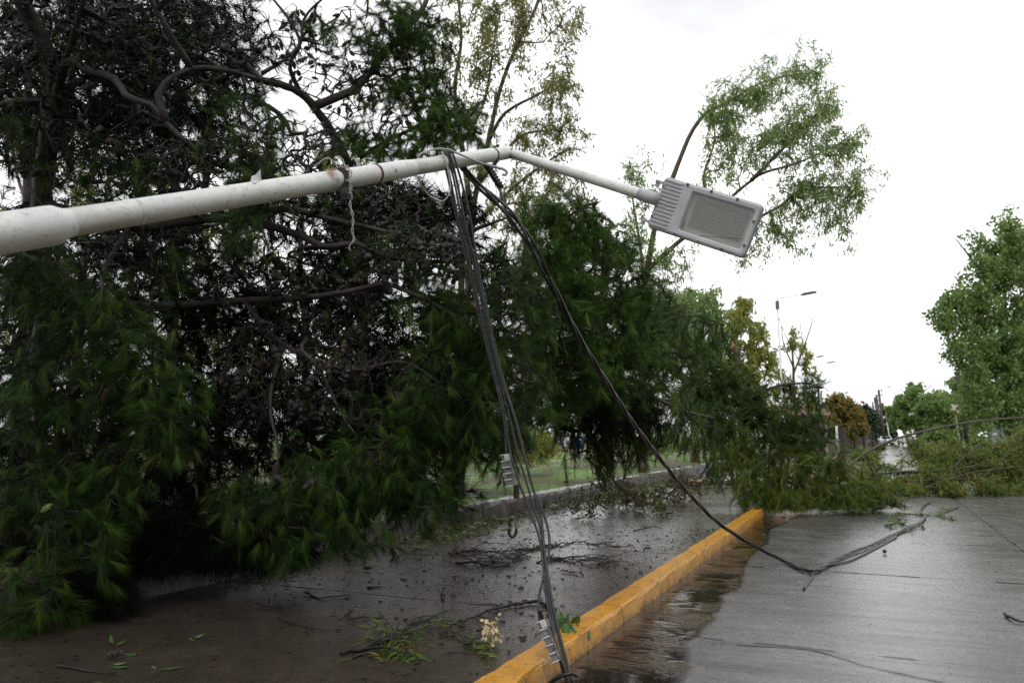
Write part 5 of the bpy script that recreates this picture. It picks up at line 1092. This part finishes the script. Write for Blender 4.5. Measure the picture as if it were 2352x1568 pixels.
# cars
def car(px, d, face, label, m, n='parked_car', z=.02, van=0):
    b = base_at(px, d, z); t = empty(n, b, label, 'car', 'cars far down the street'); F = nrm(np.array(face, float)); Sd = np.array([F[1], -F[0], 0]); U = np.array([0, 0, 1.])
    prof = [(-2.1, .35), (-2.15, .75), (-1.95, .95), (-1.5, 1.0), (-.95, 1.43), (.55, 1.45), (1.15, 1.02), (1.95, .86), (2.12, .65), (2.1, .35)] if not van else [(-2.3, .35), (-2.35, 1.2), (-2.25, 1.95), (1.0, 2.0), (1.65, 1.2), (2.3, 1.05), (2.4, .6), (2.35, .35)]
    def P(x, y, h): return b + F * x + Sd * y + U * h
    k = len(prof); mb = MB(); mb.put([P(x, -.82 * (1 - .12 * (h > 1.1)), h) for x, h in prof] + [P(x, .82 * (1 - .12 * (h > 1.1)), h) for x, h in prof], [list(range(k)), list(range(k, 2 * k))[::-1]], [[i, i + k, (i + 1) % k + k, (i + 1) % k] for i in range(k)]); mb.build('body', m, t)
    w0, w1 = ((1.12, 1.05), (.60, 1.40)) if not van else ((1.62, 1.26), (1.06, 1.92))
    mb = MB(); o_ = F * .025 + U * .02; mb.put([P(w0[0], -.68, w0[1]) + o_, P(w0[0], .68, w0[1]) + o_, P(w1[0], .6, w1[1]) + o_, P(w1[0], -.6, w1[1]) + o_], [[0, 1, 2, 3]]); mb.build('windscreen', M['tint'], t)
    mb = MB(); mb.put([P(-1.45, -.6, 1.06) - F * .03 + U * .02, P(-1.45, .6, 1.06) - F * .03 + U * .02, P(-.98, .55, 1.38) - F * .03 + U * .02, P(-.98, -.55, 1.38) - F * .03 + U * .02], [[0, 1, 2, 3]]); mb.build('rear_window', M['tint'], t) if not van else None
    for s in (-1, 1):
        mb = MB(); mb.put([P(-1.2, s * .80, 1.04), P(.9, s * .80, 1.04), P(.5, s * .745, 1.36), P(-.85, s * .745, 1.36)], [[0, 1, 2, 3]]); mb.build('side_window', M['tint'], t)
        mb = MB(); mb.box(P(2.08, s * .58, .70), (.06, .17, .08), [F, Sd, U]); mb.build('headlight', M['sign'], t)
        for x in (-1.3, 1.3):
            mb = MB(); mb.tube([P(x, s * .66, .32), P(x, s * .85, .32)], .32, 14); o = mb.build('wheel', M['tyre'], t); mb = MB(); mb.tube([P(x, s * .85, .32), P(x, s * .865, .32)], .19, 10); mb.build('rim', M['alloy'], o)
    mb = MB(); mb.box(P(2.16, 0, .42), (.05, .78, .1), [F, Sd, U]); mb.build('bumper', M['tyre'], t)
    return t
car(2022, 125, (.05, -1, 0), 'white car facing the camera in the far street, nearer of two', M['carw'])
car(2073, 150, (.9, -.45, 0), 'white car seen from the side further down the far street', M['carw'])
car(1976, 96, (.7, -.7, 0), 'pale blue van parked beyond the dark brick wall', M['carb'], 'parked_van', van=1)
car(1276, 62, (.9, -.4, 0), 'white car glimpsed beyond the lawn under the drooping pine', M['carw'], z=.4)
# block, bin and stone on the lawn
t = empty('concrete_block', base_at(1321, 30, .36), 'cream concrete bench end standing on the lawn under the drooping pine', 'bench'); q = base_at(1321, 30, .36)
for s in (-1, 1):
    mb = MB(); mb.box(q + RGT * s * .17 + [0, 0, .26], (.07, .2, .28), A3); mb.build('leg', M['block'], t)
mb = MB(); mb.box(q + [0, 0, .60], (.27, .24, .08), A3); mb.build('seat', M['block'], t)
t = empty('blue_bin', base_at(1324, 40, .36), 'small blue bin behind the cream concrete bench', 'bin'); q = base_at(1324, 40, .36)
mb = MB(); mb.tube([q, q + [0, 0, .95], q + [0, 0, 1.0]], [.27, .33, .35], 12); mb.build('bin_body', M['blue'], t, True); mb = MB(); mb.tube([q + [0, 0, 1.02], q + [0, 0, 1.1], q + [0, 0, 1.16]], [.36, .33, .1], 12); mb.build('lid', M['dark'], t, True)
q = gr(1276, 1168, .12); mb = MB(); rs = np.random.default_rng(3); u = nrm(rs.normal(size=(14, 3)))
import bmesh
bm = bmesh.new(); bmesh.ops.create_icosphere(bm, subdivisions=2, radius=.09)
for v in bm.verts: v.co *= 1 + rs.normal(0, .10); v.co.z *= .7
me = bpy.data.meshes.new('stone'); bm.to_mesh(me); bm.free(); o = add('stone', me, M['stone'], None, q + [0, 0, .05]); tag(o, 'pale stone lying among leaves at the foot of the verge wall', 'stone')

# ------------------------------------------------------------------ debris on the pavement and road
def stick(name, label, pts, r, seed, nside=6, side=.25, leafm=None, nl=0, ln=.09, lw=.022, z=.12, group=None, cat='branch', wig=.015, bark='twig', lift=0):
    rng = np.random.default_rng(seed); P = np.array([gr(x, y, z + r + lift) for x, y in pts]); Q, tt = resample(spline(P, 6), .05); Q = Q + rng.normal(0, wig * .35, Q.shape); Q[:, 2] = np.maximum(Q[:, 2], z + r * .6) + lift * np.sin(tt * math.pi) * .6
    t = empty(name, Q[0], label, cat, group); mb = MB(); mb.tube(Q, r * (1 - .65 * tt), 6, True, .08, rng); mb.build('stem', M[bark], t, True)
    tipP, tipD = [], []
    for i in range(nside):
        k = int(rng.uniform(.12, .97) * (len(Q) - 1)); d = nrm(Q[min(k + 1, len(Q) - 1)] - Q[max(k - 1, 0)]); e = perp(d[None], rng)[0]; e[2] = abs(e[2]) * .14; v = nrm(d * rng.uniform(.3, 1) + e) * side * rng.uniform(.4, 1.1)
        S_ = spline([Q[k], Q[k] + v * .5 + rng.normal(0, side * .06, 3), Q[k] + v + rng.normal(0, side * .08, 3) - [0, 0, side * .1]], 4); S_[:, 2] = np.maximum(S_[:, 2], z + .006)
        mb = MB(); mb.tube(S_, np.linspace(r * .5, r * .18, len(S_)), 4, False); mb.build('side_twig', M[bark], t, True); tipP.append(S_[-1]); tipD.append(nrm(S_[-1] - S_[0]))
    if leafm and nl:
        tipP.append(Q[-1]); tipD.append(nrm(Q[-1] - Q[-3])); V, F, rr = leaves(np.array(tipP), np.array(tipD), nl, ln, lw, rng, .14, .45, .03); V[:, 2] = np.maximum(z + .006 + (V[:, 2] - z - .006) * .6, z + .006); foliage('leaves', [(V, F, rr)], M[leafm], t)
    return t
stick('fallen_branch', 'long curved bare branch lying on the pavement left of the lower cable clamp', [(1275, 1400), (1240, 1382), (1190, 1385), (1130, 1398), (1080, 1418), (1030, 1434), (985, 1440)], .017, 1, 9, .22)
stick('fallen_branch', 'broken leafy branch with cut ends lying on the dark pavement', [(785, 1498), (840, 1488), (890, 1470), (930, 1445), (960, 1430), (990, 1425)], .020, 2, 14, .34, 'fallen', 9, .13, .024)
stick('fallen_branch', 'leafy twig with green pointed leaves below the broken branch', [(812, 1508), (850, 1495), (900, 1492), (940, 1500)], .010, 3, 9, .2, 'fallen', 12, .12, .022)
fb = stick('fallen_branch', 'leafy sprig carrying cream blossom beside the yellow kerb', [(1010, 1455), (1060, 1462), (1100, 1478), (1140, 1492)], .008, 4, 9, .2, 'fallen', 9, .12, .022)
rs = np.random.default_rng(8); mb = MB()
for i in range(46):
    q = gr(1128 + rs.normal(0, 12), 1462 + rs.normal(0, 12), .16) + [0, 0, abs(rs.normal(0, .05))]; mb.box(q, np.full(3, .009), nrm(rs.normal(size=(3, 3))))
o = mb.build('blossom', M['flower'], fb); o['kind'] = 'stuff'; o['label'] = 'cluster of cream blossom'
stick('fallen_branch', 'thin twig lying over the back edge of the yellow kerb', [(1020, 1500), (1075, 1498), (1105, 1490), (1118, 1510), (1124, 1528)], .006, 5, 4, .12, 'fallen', 5, .1, .018, lift=.01)
clump = [[(1030, 1272), (1080, 1262), (1140, 1268), (1190, 1260), (1240, 1258)], [(1045, 1290), (1100, 1294), (1150, 1300), (1175, 1285), (1200, 1276)], [(1110, 1295), (1160, 1280), (1210, 1262), (1260, 1250)], [(1220, 1262), (1280, 1250), (1330, 1244), (1380, 1250), (1425, 1254)], [(1230, 1290), (1290, 1282), (1340, 1278), (1400, 1288)], [(1040, 1265), (1090, 1280), (1130, 1284), (1180, 1302)], [(1250, 1278), (1310, 1290), (1360, 1296), (1420, 1290)]]
lab = ['dark twig lying along the back of the twig tangle', 'dark forked stick at the front of the twig tangle', 'dark stick rising diagonally through the twig tangle', 'wavy bare stick to the right of the cable bundle', 'thin spread of twigs right of the cable bundle', 'dark knotty stick in the middle of the twig tangle', 'low scatter of fine twigs furthest right on the pavement']
for i, (c_, l_) in enumerate(zip(clump, lab)): stick('fallen_twig', l_, c_, .016 - .001 * i, 20 + i, 14, .30, 'litter' if i in (0, 2, 4) else None, 2, .09, .03, group='twigs scattered on the pavement', wig=.03)
more = [([(1320, 1190), (1360, 1186), (1390, 1192)], 'short straight twig midway along the pavement'), ([(1455, 1218), (1500, 1208), (1520, 1212)], 'short twig close to the kerb below the leaf litter'), ([(1260, 1180), (1300, 1176)], 'small twig beside the pale stone'), ([(800, 1422), (850, 1416), (890, 1424)], 'thin twig behind the broken leafy branch'), ([(640, 1420), (700, 1440), (760, 1446)], 'thin dark twig left of the broken leafy branch'), ([(845, 1348), (880, 1347)], 'short thick chip of wood in the shiny wet patch'), ([(700, 1362), (740, 1372), (790, 1368)], 'thin curved twig left of the shiny wet patch'), ([(590, 1388), (650, 1396)], 'dark twig close to the shaded boughs'), ([(130, 1526), (200, 1538), (270, 1548)], 'reddish twig in the dark lower corner'), ([(1070, 1232), (1120, 1226)], 'short twig behind the twig tangle'), ([(1290, 1310), (1340, 1318)], 'tiny twig in front of the fine twigs')]
for i, (c_, l_) in enumerate(more): stick('fallen_twig', l_, c_, .009, 50 + i, 3, .10, group='twigs scattered on the pavement')
stick('fallen_twig', 'brown stick lying on the road at the right photo edge', [(2308, 1410), (2330, 1422), (2360, 1428), (2400, 1426)], .016, 70, 2, .1, z=0.002, bark='euc_twig')
stick('fallen_twig', 'reddish leafy twig on the road at the far end of the black cable', [(2200, 1163), (2170, 1176), (2140, 1184), (2090, 1180), (2060, 1178)], .018, 71, 9, .35, 'fallen', 12, .14, .04, z=0.002, bark='euc_twig')
stick('fallen_twig', 'bright green leafy sprig on the road left of the cable end', [(2035, 1210), (2060, 1200), (2072, 1190)], .008, 72, 9, .28, 'fresh_leaf', 7, .12, .06, z=0.002, lift=.04)
stick('fallen_twig', 'pale green leaf cluster on the road right of the cable end', [(2150, 1185), (2175, 1190), (2190, 1192)], .008, 73, 6, .2, 'fresh_leaf', 9, .13, .05, z=0.002)
stick('fallen_twig', 'short leafy stick lying against the cable on the road', [(2060, 1225), (2110, 1214), (2125, 1212)], .008, 74, 4, .15, 'litter', 6, .1, .04, z=0.002)
stick('fallen_twig', 'tiny green sprig on the road below the hanging black cable', [(1760, 1238), (1768, 1232)], .004, 75, 3, .1, 'fresh_leaf', 4, .1, .05, z=0.002)
# trailing sprig of broad leaves over the kerb
t = empty('leaf_sprig', gr(1315, 1440, .15), 'sprig of broad green leaves draped over the yellow kerb beside the lower clamp', 'leaves'); rs = np.random.default_rng(77)
cable([gr(1282, 1395, .16), gr(1300, 1425, .2), gr(1318, 1445, .17), gr(1325, 1470, .10), gr(1322, 1490, .03)], .004, 'stalk', M['grass'] if 0 else M['euc_twig'], t, 5)
for i, (x, y, h) in enumerate(((1288, 1405, .18), (1302, 1415, .22), (1316, 1418, .20), (1326, 1428, .18), (1308, 1436, .2), (1330, 1442, .15), (1322, 1452, .14), (1312, 1462, .1), (1330, 1466, .08), (1324, 1480, .05), (1336, 1455, .12), (1298, 1430, .17), (1318, 1435, .19))):
    c0 = gr(x, y, h); d = nrm(np.array([rs.normal(0, .6), rs.normal(0, .6), -.5])); nvec = nrm(np.array([.35, -.55, .75]) + rs.normal(0, .35, 3)); s = nrm(np.cross(d, nvec)); nn = np.cross(s, d); w = .055; l_ = .12
    V = [c0, c0 + d * l_ * .15 + s * w * .75, c0 + d * l_ * .5 + s * w, c0 + d * l_ - nn * .02, c0 + d * l_ * .5 - s * w, c0 + d * l_ * .15 - s * w * .75, c0 + d * l_ * .45 + nn * .014]
    me = mesh_np('leaf', np.array(V) - world_org(t), [[0, 1, 6], [1, 2, 6], [2, 3, 6], [3, 4, 6], [4, 5, 6], [5, 0, 6]], np.full(7, rs.random())); add('leaf', me, M['fresh_leaf'], t)
# single green leaves on the shaded pavement
for i, (x, y, a_, l_) in enumerate(((252, 1530, .4, 'green leaf near the dark twig in the lower corner'), (265, 1480, 1.2, 'narrow green leaf furthest from the camera in the dark corner'), (365, 1535, 2.2, 'forked green leaf on the brown pavement at the photo bottom'), (440, 1465, .9, 'small green leaf on the shaded pavement under the boughs'), (318, 1500, 2.8, 'thin green leaf in the middle of the shaded pavement'), (228, 1565, .2, 'yellow-green leaf at the bottom photo edge'))):
    t = empty('fallen_leaf', gr(x, y, .12), l_, 'leaf', 'leaves on the shaded pavement'); rs = np.random.default_rng(90 + i)
    V, F, rr = leaves(np.array([gr(x, y, .127)] * 2), np.array([[math.cos(a_), math.sin(a_), 0], [math.cos(a_ + 1), math.sin(a_ + 1), 0]]), 1, .15, .045, rs, 0, 0, .01, 1); V[:, 2] = np.maximum(V[:, 2], .125); foliage('leaf_blade', [(V, F, rr)], M['fresh_leaf'], t)
# loose cones on the ground
for i, (x, y, z, l_) in enumerate(((1017, 1388, .12, 'upright dark cone reflected in the shiny wet patch'), (1081, 1487, .12, 'dark cone lying behind the yellow kerb'), (855, 1310, .12, 'dark cone on the pavement below the hanging boughs'), (2030, 1270, 0, 'dark cone lying alone on the wet road'), (690, 1300, .12, 'dark cone near the drooping bough tips'), (245, 1515, .12, 'brown cone in the dark lower corner'))):
    t = bpy.data.objects.new('pine_cone', CONES['old']); COL.objects.link(t); t.location = tuple(gr(x, y, z) + [0, 0, .035 if i else .115]); t.rotation_euler = (1.5 if i else 0, .3 * i, i * 1.1); t.scale = (.95,) * 3; tag(t, l_, 'pine cone', 'loose cones on the ground')
rs = np.random.default_rng(99)
# fine litter: leaf scraps by the verge wall, bark chips over the pavement
n = 2600; yy = 6 + 22 * rs.random(n); xx = WX + .03 + np.abs(rs.normal(0, .34, n)); P = np.c_[xx, yy, np.full(n, .125) + .05 * rs.random(n) * (xx < WX + .3)]
V, F, r = leaves(P, nrm(rs.normal(0, 1, (n, 3)) * [1, 1, .1]), 1, .075, .032, rs, 0, .0, .0, 1); V[:, 2] = np.maximum(V[:, 2], .122)
n2 = 1500; yy = 9 + 18 * rs.random(n2); xx = WX + .05 + np.abs(rs.normal(0, .45, n2)); V2, F2, r2 = leaves(np.c_[xx, yy, np.full(n2, .13) + .07 * rs.random(n2) * (xx < WX + .4)], nrm(rs.normal(0, 1, (n2, 3)) * [1, 1, .1]), 1, .13, .05, rs, 0, .0, .0, 1); V2[:, 2] = np.maximum(V2[:, 2], .122)
V, F, r = np.vstack([V, V2]), np.vstack([F, F2 + len(V)]), np.concatenate([r, r2 * .5])
o = add('leaf_litter', mesh_np('leaf_litter', V, F, r), M['litter']); tag(o, 'green and brown leaf litter along the foot of the verge wall', 'leaves', kind='stuff')
mb = MB()
for i in range(620):
    x, y = KX - .3 - 3.4 * rs.random(), 3.2 + 9.5 * rs.random() ** 1.2; s_ = rs.uniform(.003, .011); a_ = rs.random() * 3.14
    mb.box((x, y, .122 + s_ * .3), (s_ * rs.uniform(1, 2.6), s_, s_ * .35), [[math.cos(a_), math.sin(a_), 0], [-math.sin(a_), math.cos(a_), 0], [0, 0, 1]])
for i in range(800):
    x, y = KX - .3 - 3.4 * rs.random(), 3.2 + 9.5 * rs.random() ** 1.2; a_ = rs.random() * 6.28; l_ = rs.uniform(.03, .12); p = np.array([x, y, .124]); mb.tube([p, p + [math.cos(a_) * l_ * .5, math.sin(a_) * l_ * .5, .004], p + [math.cos(a_ + .3) * l_, math.sin(a_ + .3) * l_, 0]], .0016, 3, False)
n = 340; P = np.c_[KX - .35 - 3.2 * rs.random(n), 4 + 12 * rs.random(n), np.full(n, .124)]; V, F, r = leaves(P, nrm(rs.normal(0, 1, (n, 3)) * [1, 1, .1]), 1, .06, .022, rs, 0, 0, 0, 1); V[:, 2] = np.clip(V[:, 2], .122, .135)
o = add('leaf_litter', mesh_np('leaf_litter', V, F, r), M['litter']); tag(o, 'single fallen leaves scattered thinly over the wet pavement', 'leaves', kind='stuff')
o = mb.build('bark_debris', M['twig']); tag(o, 'dark bark chips and loose needles strewn over the wet pavement', 'debris', kind='stuff')
n = 500; P = np.c_[KX + .3 + 5 * rs.random(n), 4 + 16 * rs.random(n), np.full(n, .007)]; V, F, r = leaves(P, nrm(rs.normal(0, 1, (n, 3)) * [1, 1, .1]), 1, .03, .012, rs, 0, 0, 0, 1); V[:, 2] = np.clip(V[:, 2], .005, .02)
o = add('road_litter', mesh_np('road_litter', V, F, r), M['litter']); tag(o, 'tiny leaf scraps dotted over the wet road', 'leaves', kind='stuff')
